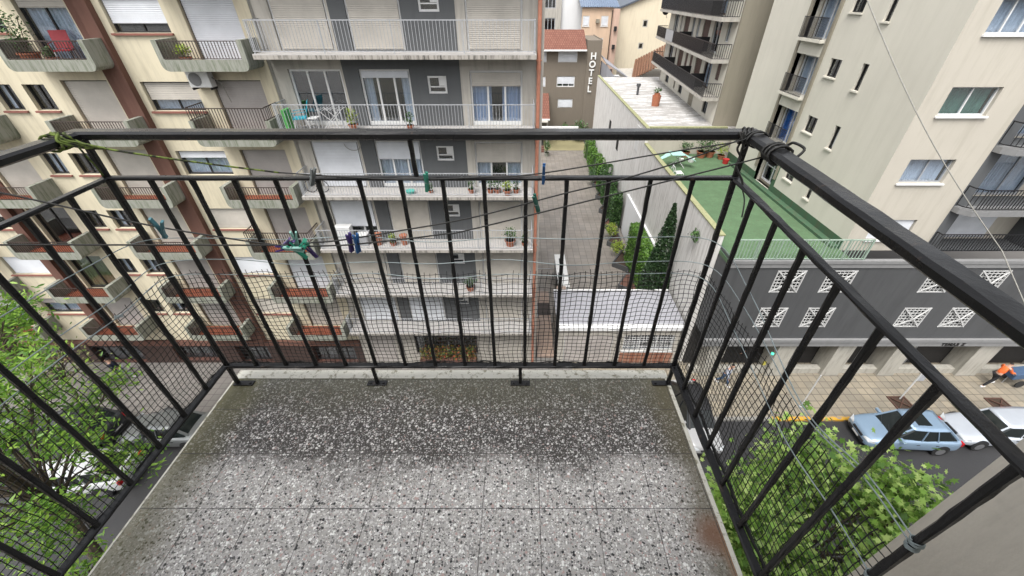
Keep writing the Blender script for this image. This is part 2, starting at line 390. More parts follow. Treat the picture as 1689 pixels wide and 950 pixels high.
def holed_wall(mb, u0, u1, z0, z1, holes, reveal=.2):
    """wall sheet in the frame's plane with rectangular openings and their reveals"""
    us = sorted({u0, u1} | {round(h[i], 4) for h in holes for i in (0, 1)}); us = [u for u in us if u0 <= u <= u1]
    zs = sorted({z0, z1} | {round(h[i], 4) for h in holes for i in (2, 3)}); zs = [z for z in zs if z0 <= z <= z1]
    for a, b_ in zip(us, us[1:]):
        run = None
        for c_, d in zip(zs, zs[1:]):
            um, zm = (a + b_) / 2, (c_ + d) / 2
            solid = not any(h[0] < um < h[1] and h[2] < zm < h[3] for h in holes)
            if solid:
                if run is None: run = c_
                end = d
            if run is not None and (not solid or d == zs[-1]):
                mb.poly([(a, 0, run), (b_, 0, run), (b_, 0, end), (a, 0, end)]); run = None
    for h in holes:
        a, b_, c_, d = h[:4]; r = reveal
        mb.poly([(a, 0, c_), (a, r, c_), (a, r, d), (a, 0, d)]); mb.poly([(b_, 0, c_), (b_, r, c_), (b_, r, d), (b_, 0, d)])
        mb.poly([(a, 0, c_), (b_, 0, c_), (b_, r, c_), (a, r, c_)]); mb.poly([(a, 0, d), (b_, 0, d), (b_, r, d), (a, r, d)])

def window(parent, fr, u0, u1, z0, z1, rec=.18, shut=0.0, smat='shutter_w', curtain=None, cover=1.0, panes=2,
           fmat='whitepaint', sill=None, door=False, name='window', lattice=None, fw=.05, pitch=.06, transom=None):
    g = .003
    a, b_, c_, d = u0 + g, u1 - g, z0 + g, z1 - g
    h = d - c_
    mb = MB(fr)
    mb.box(a, a + fw, rec - .05, rec + .03, c_, d).box(b_ - fw, b_, rec - .05, rec + .03, c_, d)
    mb.box(a + fw, b_ - fw, rec - .05, rec + .03, d - fw, d).box(a + fw, b_ - fw, rec - .05, rec + .03, c_, c_ + (fw * 2 if door else fw))
    if shut < .97:
        for k in range(1, panes):
            x = a + (b_ - a) * k / panes; mb.box(x - fw * .5, x + fw * .5, rec - .04, rec + .028, c_ + fw, d - fw)
        if transom: mb.box(a + fw, b_ - fw, rec - .035, rec + .025, c_ + h * transom - .02, c_ + h * transom + .02)
    w = mb.build(name, M[fmat], parent)
    if shut < .97:
        MB(fr).box(a + fw, b_ - fw, rec - .002, rec + .006, c_ + fw, d - fw).build('pane', M['glass'], w)
        MB(fr).box(a, b_, rec + .75, rec + .8, c_ - .1, d).box(a, a + .02, rec + .05, rec + .75, c_, d).box(b_ - .02, b_, rec + .05, rec + .75, c_, d).build('gloom_backing', M['gloom_backing'], w)  # dark panels behind the glass, in place of an unlit room
        if curtain:
            cm = MB(fr); spans = [(a + fw, b_ - fw)] if cover >= 1 else [(a + fw, a + fw + (b_ - a) * cover / 2), (b_ - fw - (b_ - a) * cover / 2, b_ - fw)]
            for s0, s1 in spans:
                n = max(6, int((s1 - s0) / .045)); pr = None
                for k in range(n + 1):
                    x = s0 + (s1 - s0) * k / n; dd = rec + .12 + .03 * math.sin(k * 1.9) + .012 * math.sin(k * .7 + u0)
                    if pr: cm.poly([(pr[0], pr[1], c_ + .03), (x, dd, c_ + .03), (x, dd, d - .03), (pr[0], pr[1], d - .03)])
                    pr = (x, dd)
            cm.build('curtain', M[curtain], w)
    if shut > 0:
        sm = MB(fr); zt = d - fw; zb = d - fw - (h - 2 * fw) * shut; n = max(2, int((zt - zb) / pitch)); p = (zt - zb) / n
        for k in range(n):
            z = zb + p * k
            sm.poly([(a + fw, rec - .10, z + p * .12), (b_ - fw, rec - .10, z + p * .12), (b_ - fw, rec - .085, z + p), (a + fw, rec - .085, z + p)])
            sm.poly([(a + fw, rec - .10, z + p * .12), (b_ - fw, rec - .10, z + p * .12), (b_ - fw, rec - .075, z), (a + fw, rec - .075, z)])
        sm.box(a + fw, b_ - fw, rec - .108, rec - .07, zb - .03, zb)
        sm.build('shutter', M[smat], w)
    if sill: MB(fr).box(u0 - .06, u1 + .06, -.09, rec - .055, z0 - .07, z0 - .003).build('sill', M[sill], w)
    return w
def bars(mb, u0, u1, d, z0, z1, pitch, t=.016, rail=.03, fr2=None):
    """a straight run of balustrade in the plane at depth d"""
    mb.box(u0, u1, d - rail / 2, d + rail / 2, z1 - rail, z1); mb.box(u0, u1, d - rail / 2.4, d + rail / 2.4, z0, z0 + rail * .8)
    n = max(1, int((u1 - u0) / pitch))
    for k in range(n + 1):
        u = u0 + (u1 - u0 - t) * k / n; mb.box(u, u + t, d - t / 2, d + t / 2, z0 + rail * .8, z1 - rail)
def barsd(mb, u, d0, d1, z0, z1, pitch, t=.016, rail=.03):
    mb.box(u - rail / 2, u + rail / 2, d0, d1, z1 - rail, z1); mb.box(u - rail / 2.4, u + rail / 2.4, d0, d1, z0, z0 + rail * .8)
    n = max(1, int((d1 - d0) / pitch))
    for k in range(1, n + 1):
        d = d0 + (d1 - d0 - t) * k / n; mb.box(u - t / 2, u + t / 2, d, d + t, z0 + rail * .8, z1 - rail)

LEAF = {'quad': [(-.5, 0), (0, -.28), (.5, 0), (0, .28)],
        'long': [(-.6, 0), (-.2, -.17), (.25, -.14), (.6, 0), (.25, .14), (-.2, .17)],
        'star': [(-.45, 0), (-.22, -.16), (-.30, -.46), (-.02, -.26), (.18, -.48), (.20, -.17), (.56, 0), (.20, .17), (.18, .48), (-.02, .26), (-.30, .46), (-.22, .16)]}
def leaves(mb, pts, size, shape, tilt=.9, rnd=random):
    sh = LEAF[shape]
    for p in pts:
        s = size * rnd.uniform(.6, 1.25); rot = Matrix.Rotation(rnd.uniform(0, 6.28), 3, 'Z')
        rot = Matrix.Rotation(rnd.uniform(-tilt, tilt), 3, 'X') @ Matrix.Rotation(rnd.uniform(-tilt, tilt), 3, 'Y') @ rot
        droop = rnd.uniform(.0, .25)
        mb.poly([tuple(Vector(p) + rot @ Vector((x * s, y * s, -droop * s * (x * x + abs(y))))) for x, y in sh])
# ================================================================== OUR BALCONY
FL = -1.45           # floor level
XL, XR, YF = -1.313, .675, 1.225
own = thing('apartment_building', (0, 0, G), 'grey rendered building whose speckled balcony floor fills the foreground', 'building')
MB().box(-14, 14, -12, -.45, G, 2.6).box(1.6, 3.6, -.449, .74, G, .8).build('wall', M['own'], own)
slab = MB().box(-1.345, .683, -.448, 1.30, FL - .14, FL - .006).build('balcony_slab', M['concrete'], own)
MB().box(-1.338, .668, -.447, 1.252, FL - .006, FL).build('floor_tiles', M['terrazzo'], slab)
km = MB().box(-1.345, .683, 1.252, 1.302, FL - .006, FL + .002).box(.668, .683, -.447, 1.252, FL - .006, FL + .003).box(-1.345, -1.338, -.447, 1.252, FL - .006, FL + .001)
km.build('kerb_strip', M['kerbpaint'], slab)

rl = thing('balcony_railing', ((XL + XR) / 2, YF, FL), 'black painted iron railing around the speckled balcony floor', 'railing')
def zt(y): return -.338 - .028 * max(0, (YF - y)) / .93
def zm(y): return -.470 - .040 * max(0, (YF - y)) / .93
yb = -.44
def wobbly(mb, p0, p1, w, h, n=40, amp=.0012, seed=0, lump=1.0):
    """old enamelled bar: rectangular, edges slightly uneven"""
    rnd = random.Random(seed); p0, p1 = Vector(p0), Vector(p1); d = (p1 - p0).normalized()
    up = Vector((0, 0, 1)) if abs(d.z) < .9 else Vector((0, 1, 0))
    a = d.cross(up).normalized(); bb = a.cross(d); prev = None
    c = .24
    prof = [(-.5, -.5 + c), (-.5 + c * .7, -.5), (.5 - c * .7, -.5), (.5, -.5 + c), (.5, .5 - c), (.5 - c * .7, .5), (-.5 + c * .7, .5), (-.5, .5 - c)]
    for k in range(n + 1):
        p = p0.lerp(p1, k / n); i = len(mb.v)
        for (x, y) in prof:
            q = p + a * (x * w * (lump if k in (0, n) else 1) + rnd.uniform(-amp, amp)) + bb * (y * h * (lump if k in (0, n) else 1) + rnd.uniform(-amp, amp)); mb.v.append(mb.fr(*q))
        if prev is not None: mb.f += [(prev + j, prev + (j + 1) % 8, i + (j + 1) % 8, i + j) for j in range(8)]
        else: mb.f.append(tuple(i + j for j in range(7, -1, -1)))
        prev = i
    mb.f.append(tuple(prev + j for j in range(8)))
    return mb
XRs, XLs = XR, XL
tr = MB(); wobbly(tr, (XL - .024, YF, -.336), (XR + .024, YF, -.336), .052, .025, 24, .0004, 1)
tr.build('top_rail', M['enamel'], rl, smooth=False)
tr = MB(); wobbly(tr, (XR + .002, YF - .0265, -.3365), (XR + .002, yb, zt(yb)), .054, .026, 30, .0009, 2); tr.build('top_rail', M['enamel'], rl)
tr = MB(); wobbly(tr, (XL - .002, YF - .0265, -.3365), (XL - .002, yb, -.340), .052, .026, 30, .0005, 3); tr.build('top_rail', M['enamel'], rl)
for p0, p1, s in (((XL - .012, YF, -.470), (XR + .012, YF, -.470), 4), ((XR, YF - .0125, -.4705), (XR, yb, zm(yb)), 5), ((XL, YF - .0125, -.4705), (XL, yb, -.476), 6)):
    mr = MB(); wobbly(mr, p0, p1, .025, .0115, 40, .0012 if s == 5 else .0003, s); mr.build('mid_rail', M['enamel'], rl)
ZB = -1.333
for p0, p1, s in (((XL - .012, YF, ZB), (XR + .012, YF, ZB), 7), ((XR, YF - .0135, ZB - .0005), (XR, yb, ZB - .002), 8), ((XL - .008, YF - .0135, ZB - .0005), (XL - .008, yb, ZB - .002), 9)):
    mr = MB(); wobbly(mr, p0, p1, .027, .013, 50, .0008, s); mr.build('bottom_rail', M['enamel'], rl)
def balu(x, y, z1):
    mb = MB(); wobbly(mb, (x, y, ZB + .006), (x + random.uniform(-.002, .002), y, z1 - .006), .0135, .0135, 24, .0009, int(abs(x * 977 + y * 313) * 10), 1.12)
    mb.build('baluster', M['enamel'], rl)
for k in range(1, 15):
    balu(XL + (XR - XL) * k / 15, YF, -.470)
for k in range(1, 12):
    y = YF - .1335 * k; balu(XR, y, zm(y)); balu(XL - .004, y, -.472)
for (x, side) in ((XL, 1), (-.668, 0), (-.008, 0), (XR, -1)):
    mb = MB()
    if side: wobbly(mb, (x, YF, FL + .004), (x, YF, -.35), .017, .017, 40, .0008, 31 + side)
    else: wobbly(mb, (x, YF, FL + .004), (x, YF, ZB - .006), .015, .015, 8, .0008, 40)
    post = mb.build('post', M['enamel'], rl)
    pl = MB().box(x - .045 + side * .03, x + .045 + side * .03, YF - .017, YF + .012, FL + .0005, FL + .006)
    for dx in (-.03, .03): pl.disc((x + dx + side * .03, YF - .005, FL + .008), .006, (0, 0, 1), .006, 8)
    pl.build('base_plate', M['enamel'], post, bevel=.0015)
mb = MB(); wobbly(mb, (-.334, YF, -.464), (-.336, YF, -.348), .014, .014, 6, .0008, 50); mb.build('post', M['enamel'], rl)

# ---- the net, on three sides, just outside the bars
def netmesh():
    mb = MB(); cell = .0208
    L1 = YF + .02 - .02; L2 = XR - XL + .05; L3 = YF + .01 - .30
    tot = L1 + L2 + L3
    def pos(s, z):
        if s < L1: x, y, nx, ny = XL - .022, .03 + s, -1, 0
        elif s < L1 + L2: x, y, nx, ny = XL - .025 + (s - L1), YF + .017, 0, 1
        else: x, y, nx, ny = XR + .022, YF + .015 - (s - L1 - L2), 1, 0
        t = (z + 1.345) / .5
        w = math.sin(s * 7.1 + 1) * math.sin(z * 9 + s * 2.3) * .006 + math.sin(s * 23 + z * 17) * .0022
        sagz = -.008 * math.sin(s * math.pi / .1326) ** 2 * t + .007 * math.sin(s * 4.3 + z * 6) * t + .0025 * math.sin(s * 31 + z * 11)
        sx = .004 * math.sin(z * 21 + s * 5.0) + .002 * math.sin(z * 47 + s * 13)
        return Vector((x + nx * (w + .003) + abs(ny) * sx, y + ny * (w + .003) + abs(nx) * sx, z + sagz))
    z0, z1 = -1.345, -.848; nr = int((z1 - z0) / cell); nc = int(tot / cell)
    rnd = random.Random(5)
    for i in range(nc + 1):
        s = tot * i / nc; top = z1 + rnd.uniform(.0, .018)
        mb.tube([pos(s, z0 + (top - z0) * k / 26) for k in range(27)], .0013, 3, caps=False)
    for j in range(nr + 1):
        z = z0 + (z1 - z0) * j / nr
        mb.tube([pos(tot * k / (nc * 1), z) for k in range(nc + 1)], .0013, 3, caps=False)
    # bunched hem round the bottom rail
    for q in range(3):
        mb.tube([pos(tot * k / 260, -1.338) + Vector((rnd.uniform(-.003, .003), rnd.uniform(-.003, .003), .006 * math.sin(k * .42 + q * 2) + rnd.uniform(-.002, .002))) for k in range(261)], .0034, 4, caps=False)
    return mb
nt_ = netmesh(); single(nt_, 'safety_net', M['net'], 'black plastic mesh net tied round the lower half of the railing', 'net')

# ---- three galvanised wires threaded through the bars
def smoothline(pts, n=8):
    pts = [Vector(p) for p in pts]; out = []
    for i in range(len(pts) - 1):
        p0 = pts[max(i - 1, 0)]; p1 = pts[i]; p2 = pts[i + 1]; p3 = pts[min(i + 2, len(pts) - 1)]
        for k in range(n):
            t = k / n
            out.append(.5 * ((2 * p1) + (p2 - p0) * t + (2 * p0 - 5 * p1 + 4 * p2 - p3) * t * t + (3 * p1 - p0 - 3 * p2 + p3) * t ** 3))
    return out + [pts[-1]]
def coil(mb, c, axis, r, turns, rad, pitch=.004, n=14, seed=0, sq=1.0):
    rnd = random.Random(seed); ax = Vector(axis).normalized(); a = ax.cross(Vector((0, 0, 1))).normalized(); b_ = ax.cross(a); pts = []
    for k in range(int(turns * n) + 1):
        th = 2 * math.pi * k / n; rr = r * rnd.uniform(.97, 1.06)
        pts.append(Vector(c) + a * math.cos(th) * rr + b_ * math.sin(th) * rr * sq + ax * (pitch * th / 6.28 - pitch * turns / 2 + rnd.uniform(-.001, .001)))
    mb.tube(pts, rad, 6); return pts
def wire(zc, zl, zr, lab, yend=.29):
    pts = [(XL + .012, .0, zl), (XL + .010, .40, zl + .012), (XL - .012, .76, zl + .003), (XL + .010, 1.0, zl + .005), (XL + .004, YF - .012, zc)]
    n = 8
    for k in range(1, n): pts.append((XL + (XR - XL) * k / n, YF + (.012 if k % 2 else -.012), zc + .006 * math.sin(k * 1.7 + zc * 40)))
    pts += [(XR - .004, YF - .010, zc - .006), (XR + .012, .95, (zc + zr) / 2 - .004), (XR - .010, .60, zr - .03 if zr > -.8 else zr), (XR + .004, .42, zr - .006), (XR, .30, zr)]
    mb = MB(); mb.tube(smoothline(pts), .0016, 6)
    coil(mb, (XR, .291, zr), (0, .25, 1), .0095, 3.5, .0014, .003, seed=int(-zc * 100))
    if zc < -.83: coil(mb, (XL, .99, zl), (0, .2, 1), .0095, 2, .0015, .004, seed=3)
    single(mb, 'galvanised_wire', M['steel'], lab, 'wire', 'thin wires threaded round the railing', smooth=True)
wire(-.690, -.664, -.755, 'uppermost of the three thin galvanised wires round the railing')
wire(-.788, -.790, -.768, 'middle one of the three thin galvanised wires round the railing', .315)
wire(-.846, -.845, -.905, 'lowest galvanised wire, the one the black net hangs from', .33)

# ---- clotheslines
A = [(-1.32, 1.19, -.322), (-1.249, 1.175, -.354), (-1.024, 1.175, -.394), (-.733, 1.175, -.434), (-.39, 1.175, -.455), (-.112, 1.175, -.448), (.059, 1.175, -.436), (.424, 1.175, -.374), (.618, 1.175, -.343), (.655, 1.19, -.33)]
B = [(.665, 1.20, -.333), (.497, 1.173, -.39), (.288, 1.137, -.442), (.11, 1.106, -.475), (-.108, 1.068, -.52), (-.235, 1.045, -.538), (-.346, 1.025, -.549), (-.512, .995, -.564), (-.608, .976, -.563), (-.663, .965, -.563), (-.959, .897, -.523), (-1.235, .82, -.478), (-1.312, .795, -.470)]
C_ = [(.70, 1.125, -.352), (.66, 1.113, -.370), (-.106, 1.028, -.537), (-.227, 1.015, -.556), (-.438, .992, -.572), (-.538, .981, -.574), (-.668, .966, -.565), (-.831, .945, -.523), (-.989, .921, -.471), (-1.128, .897, -.411), (-1.217, .88, -.373), (-1.30, .86, -.345)]
mb = MB(); mb.tube(smoothline(A[:4]), .0036, 7, taper=.0026); coil(mb, (XL - .002, 1.155, -.337), (0, 1, 0), .034, 2.6, .0036, .018, seed=4, sq=.62)
for q in range(3): mb.tube(smoothline([(-1.318 + .012 * q, 1.155, -.312), (-1.285, 1.15 - .01 * q, -.330), (-1.262, 1.165, -.345 - .006 * q), (-1.21, 1.175, -.362)]), .0036, 6)
mb.tube(smoothline([(-1.31, 1.19, -.33), (-1.312, 1.20, -.38), (-1.309, 1.21, -.44), (-1.312, 1.215, -.468)]), .0026, 5)
tl = thing('clothesline', (XL, 1.17, -.47), 'old clothesline furred with green moss where it is knotted round the railing corner', 'clothesline', 'clotheslines strung across the balcony')
mb.build('mossy_rope', M['mossrope'], tl, smooth=True)
mb = MB(); mb.tube(smoothline(A[3:]), .0021, 6); mb.build('rope', M['rope'], tl, smooth=True)
mb = MB(); mb.tube(smoothline(B), .0022, 6)
coil(mb, (XR - .012, 1.215, -.337), (1, -.35, 0), .030, 3.5, .0027, .011, seed=8, sq=.72)
coil(mb, (XR + .002, 1.18, -.337), (0, 1, 0), .032, 2.2, .0027, .012, seed=9, sq=.66)
mb.tube(smoothline([(.655, 1.21, -.345), (.640, 1.20, -.37), (.655, 1.195, -.395), (.648, 1.19, -.42), (.668, 1.17, -.455), (.672, 1.16, -.475)]), .0034, 6)
mb.tube(smoothline([(.672, 1.165, -.476), (.668, 1.12, -.50), (.660, 1.09, -.54)]), .0022, 6)
for q in range(3): mb.tube(smoothline([(.63 + .01 * q, 1.20, -.322), (.645, 1.185, -.352 - .004 * q), (.66, 1.20, -.368), (.672 + .004 * q, 1.22, -.35)]), .003, 6)
single(mb, 'clothesline', M['rope'], 'black clothesline knotted at the far corner post, the one carrying the bunch of pegs', 'clothesline', 'clotheslines strung across the balcony', smooth=True)
mb = MB(); mb.tube(smoothline(C_), .0022, 6)
p = coil(mb, (XR + .002, 1.065, -.341), (.0, 1, 0), .034, 3.3, .0036, .016, seed=12, sq=.66)
mb.tube(smoothline([(.70, 1.125, -.352), (.72, 1.10, -.33), (.715, 1.07, -.315), (.735, 1.05, -.325), (.72, 1.045, -.345)]), .0036, 6)
single(mb, 'clothesline', M['rope'], 'black clothesline wrapped in thick coils round the top rail away from the corner', 'clothesline', 'clotheslines strung across the balcony', smooth=True)

# ---- pegs
def pegmesh():
    def prong(sgn):
        mb = MB(); pr = [(sgn * .0005, -.036), (sgn * .0075, -.036), (sgn * .0065, -.01), (sgn * .0062, .004), (sgn * .009, .036), (sgn * .004, .036), (sgn * .0012, .012), (sgn * .0018, .004), (sgn * .0004, -.008)]
        mb.prism([(x, -.0045, z) for x, z in pr], (0, .009, 0)); mb.box(sgn * .0045 - .0012, sgn * .0045 + .0012, -.0056, -.0045, -.03, -.012)
        return mb
    sp = MB(); sp.tube([Vector((.0085 * math.cos(t), .0056 * (1 if k % 2 else -1) * .9, .0085 * math.sin(t) * .35 + .002)) for k, t in enumerate([i * 6.28 / 12 for i in range(25)])], .0008, 4)
    return prong, sp
prong, spring = pegmesh(); PEG = {}
def peg(loc, rot, c1, c2, label, sc=1.0, opening=0.0):
    t = thing('clothespin', loc, label, 'clothespin', 'plastic pegs left on the clotheslines'); t.rotation_mode = 'ZXY'; t.rotation_euler = rot; t.scale = (sc,) * 3
    W[t.name] = Vector((0, 0, 0))
    for sgn, cc in ((1, c1), (-1, c2)):
        key = (sgn, cc); 
        if key not in PEG: PEG[key] = prong(sgn).build('prong', PM[cc], t, loc=(0, 0, 0), bevel=.0006); o = PEG[key]
        else:
            o = PEG[key].copy(); COL.objects.link(o); o.parent = t
        o.location = (0, 0, 0); o.rotation_euler = (0, sgn * opening, 0)
    if 'sp' not in PEG: PEG['sp'] = spring.build('spring', M['steel'], t, loc=(0, 0, 0))
    else:
        o = PEG['sp'].copy(); COL.objects.link(o); o.parent = t
PM = {'teal': flat('dusty_teal_plastic', (.10, .27, .32), .5), 'grey': flat('grey_plastic', (.24, .26, .26), .55), 'green': flat('green_plastic', (.06, .34, .24), .45),
      'blue': flat('blue_plastic', (.03, .13, .36), .45), 'dkgreen': flat('dark_green_plastic', (.03, .16, .12), .5), 'purple': flat('purple_plastic', (.07, .035, .20), .45),
      'aqua': flat('pale_aqua_plastic', (.36, .68, .60), .45), 'jade': flat('jade_plastic', (.03, .38, .24), .45), 'lilac': flat('lilac_plastic', (.24, .17, .45), .45)}
peg((-.931, .918, -.487), (R(20), R(24), R(8)), 'teal', 'teal', 'dusty teal peg with splayed legs, alone on the line over the left building', 1.05, .16)
peg((-.634, 1.172, -.446), (R(15), R(27), R(60)), 'grey', 'grey', 'weathered grey peg clipped beside the mid rail above the peg bunch', .95)
peg((-.291, 1.17, -.462), (R(15), R(6), R(70)), 'green', 'green', 'upright green peg on the mid rail in front of the grey building', .92)
peg((.065, 1.17, -.437), (R(15), 0, R(85)), 'blue', 'blue', 'blue peg in front of the terracotta drainpipe', .92)
peg((.042, 1.085, -.495), (R(15), R(-14), R(70)), 'dkgreen', 'dkgreen', 'tilted dark green peg just below the blue peg by the drainpipe', .92)
peg((-.490, .992, -.571), (R(12), R(9), R(65)), 'purple', 'purple', 'upright purple peg side by side with a blue one', .93)
peg((-.470, .990, -.572), (R(12), R(10), R(55)), 'blue', 'blue', 'blue peg side by side with an upright purple one', .95)
bunch = [((-.625, .965, -.545), (.3, .25, .3), 'aqua', 'pale aqua peg standing highest in the peg bunch'),
         ((-.612, .975, -.563), (1.2, 1.2, .5), 'jade', 'jade green peg lying crosswise in the peg bunch'),
         ((-.650, .970, -.556), (.5, .95, .2), 'lilac', 'lilac peg slanting out of the left of the peg bunch'),
         ((-.628, .960, -.580), (.2, -.5, 1.0), 'jade', 'jade green peg hanging low in the peg bunch'),
         ((-.608, .985, -.592), (.3, -.25, .4), 'purple', 'purple peg hanging lowest under the peg bunch'),
         ((-.655, .960, -.570), (.9, -.9, .9), 'purple', 'purple peg lying at the left foot of the peg bunch'),
         ((-.600, .965, -.560), (1.0, .6, 1.8), 'jade', 'jade green peg pointing to the right out of the peg bunch'),
         ((-.634, .950, -.566), (.1, 1.6, .3), 'aqua', 'pale aqua peg lying flat across the peg bunch')]
for l, r, c, lab in bunch: peg(l, r, c, c, lab, .85, .04)

# ================================================================== GROUND
def struct(name, mb, mat): return tag(mb.build(name, mat), kind='structure')
struct('ground', MB().poly([(-400, -300, G - .14), (400, -300, G - .14), (400, 500, G - .14), (-400, 500, G - .14)]), M['ground'])
struct('road', MB().box(-120, 120, 4.2, 12.75, G - .139, G - .12), M['asphalt'])
struct('pavement_far_side', MB().box(3.0, 60, 12.95, 17.6, G - .139, G), M['pave_far'])
struct('pavement_by_apartments', MB().box(-60, 2.998, 12.95, 17.2, G - .139, G), M['pave_left'])
struct('pavement_near_side', MB().box(-60, 60, -.44, 4.0, G - .139, G), M['pave_left'])
struct('kerb', MB().box(-60, 13.2, 12.75, 12.948, G - .139, G + .004).box(18.3, 60, 12.75, 12.948, G - .139, G + .004).box(-60, 60, 4.002, 4.2, G - .139, G + .003), M['kerb'])
struct('yellow_kerb', MB().box(13.203, 18.297, 12.75, 12.948, G - .139, G + .006), M['yellowkerb'])
struct('passage_paving', MB().box(.9, 9.3, 20.4, 57.5, G - .139, G + .002), M['pave_passage'])
struct('yard', MB().box(3.2, 9.3, 57.55, 64, G - .139, G + .006), M['yard'])
# ================================================================== CREAM BUILDING (opposite, left)
FP = 2.6
cream = thing('apartment_building', (-21, 16.8, G), 'cream rendered building with brown pilasters and boxy mossy concrete balconies', 'building')
F = FY(16.8)
ax = -19.2
def mir(u0, u1): return (2 * ax - u1, 2 * ax - u0)
holes = []; wins = []
rnd = random.Random(11)
def zf(k): return -2.05 - FP * k
LX, RX = -32.6, -9.42
for k in range(-1, 6):
    z = zf(k)
    cols = [('doorA', -11.8, -9.9, z, z + 2.02), ('winA', -14.5, -12.45, z + .93, z + 1.97), ('doorB', -17.5, -15.72, z, z + 2.02),
            ('sm1', -19.05, -18.2, z + .95, z + 1.88), ('sm2', -20.3, -19.5, z + .95, z + 1.88),
            ('doorC', *mir(-17.5, -15.72), z, z + 2.02), ('winD', *mir(-14.5, -12.45), z + .93, z + 1.97), ('doorD', *mir(-11.8, -9.9), z, z + 2.02)]
    for nm, a, b_, c, d in cols:
        holes.append((a, b_, c, d)); wins.append((nm, k, a, b_, c, d))
mb = MB(F); holed_wall(mb, LX, RX, -16.1, 6, holes, .22)
mb.poly([(RX, 0, -16.1), (RX, 12, -16.1), (RX, 12, 6), (RX, 0, 6)]).poly([(LX, 0, -16.1), (LX, 12, -16.1), (LX, 12, 6), (LX, 0, 6)]).poly([(LX, 0, 6), (RX, 0, 6), (RX, 12, 6), (LX, 12, 6)]).poly([(LX, 12, G), (RX, 12, G), (RX, 12, 6), (LX, 12, 6)])
mb.build('wall', M['cream'], cream)
# ground floor: brown tiled piers, dark openings, red band
gh = [(-12.4, -9.9, -17.98, -16.55), (-16.9, -15.0, -17.98, -16.55), (-20.6, -18.0, -17.8, -16.6), (-25.5, -22.6, -17.98, -16.55), (-30, -27, -17.8, -16.6)]
mb = MB(F); holed_wall(mb, LX, RX, G, -16.5, gh, .35); mb.poly([(RX, 0, G), (RX, 12, G), (RX, 12, -16.5), (RX, 0, -16.5)]).poly([(LX, 0, G), (LX, 12, G), (LX, 12, -16.5), (LX, 0, -16.5)]); mb.build('base', M['browntile'], cream)
MB(F).box(LX, RX, -.12, .0, -16.5, -16.12).build('band', M['brown'], cream)
for h in gh: window(cream, F, *h, rec=.3, panes=4, fmat='darkframe', door=True, name='shop_front', transom=.7)
for a, b_ in ((-15.2, -14.75), (-15.62, -15.2)):
    for (u0, u1) in ((a, b_), mir(a, b_)):
        dep = -.25 if abs(a + 15.2) < .01 else -.06
        MB(F).box(u0, u1, dep, 0 - .001, -16.11, 6).build('pilaster', M['brown'], cream)
for (u0, u1) in ((-15.225, -15.2), mir(-15.225, -15.2)): MB(F).box(u0, u1, -.07, -.061, -16.11, 6).build('dark_joint', M['darkframe'], cream)  # thin dark strip along the joint of the two pilaster faces
st = {('doorA', -1): (1, 'shutter_w'), ('winA', -1): (1, 'shutter_w'), ('winA', 0): (.72, 'shutter_w', None), ('doorA', 0): (1, 'shutter_w'), ('winA', 1): (.60, 'shutter_b', 'curtain_w'), ('doorA', 1): (1, 'shutter_g'),
      ('winA', 2): (.24, 'shutter_w', 'curtain_w'), ('doorA', 2): (1, 'shutter_g'), ('winA', 3): (1, 'shutter_b'), ('doorA', 3): (1, 'shutter_g'), ('winA', 4): (1, 'shutter_w'), ('doorA', 4): (1, 'shutter_w'),
      ('doorB', -1): (1, 'shutter_w'), ('doorB', 0): (.14, 'shutter_b', 'curtain_w'), ('doorB', 1): (1, 'shutter_b'), ('doorB', 2): (1, 'shutter_b'), ('doorB', 3): (1, 'shutter_b'), ('doorB', 4): (1, 'shutter_g'),
      ('doorC', 1): (1, 'shutter_b'), ('doorC', 2): (1, 'shutter_b'), ('doorC', 3): (.0, 'shutter_b', None), ('doorC', 4): (0, 'shutter_b', 'curtain_green'), ('winD', 4): (1, 'shutter_w'), ('winD', 3): (.4, 'shutter_b', None)}
for nm, k, a, b_, c, d in wins:
    if nm.startswith('sm'):
        cur = {('sm2', 2): 'curtain_w', ('sm1', 4): 'curtain_w', ('sm1', 0): None, ('sm2', 4): 'curtain_w'}.get((nm, k), 'curtain_w' if rnd.random() < .25 else None)
        window(cream, F, a, b_, c, d, rec=.2, fmat='darkframe', sill='sill_red', curtain=cur, cover=1 if (nm, k) == ('sm2', 2) else .7)
    else:
        s = st.get((nm, k), (rnd.choice([1, 1, .6, .3]), rnd.choice(['shutter_w', 'shutter_b', 'shutter_g']), rnd.choice(['curtain_w', None])))
        window(cream, F, a, b_, c, d, rec=.2, fmat='darkframe', shut=s[0], smat=s[1], curtain=s[2] if len(s) > 2 else None,
               door=nm.startswith('door'), sill=None if nm.startswith('door') else 'sill_red')
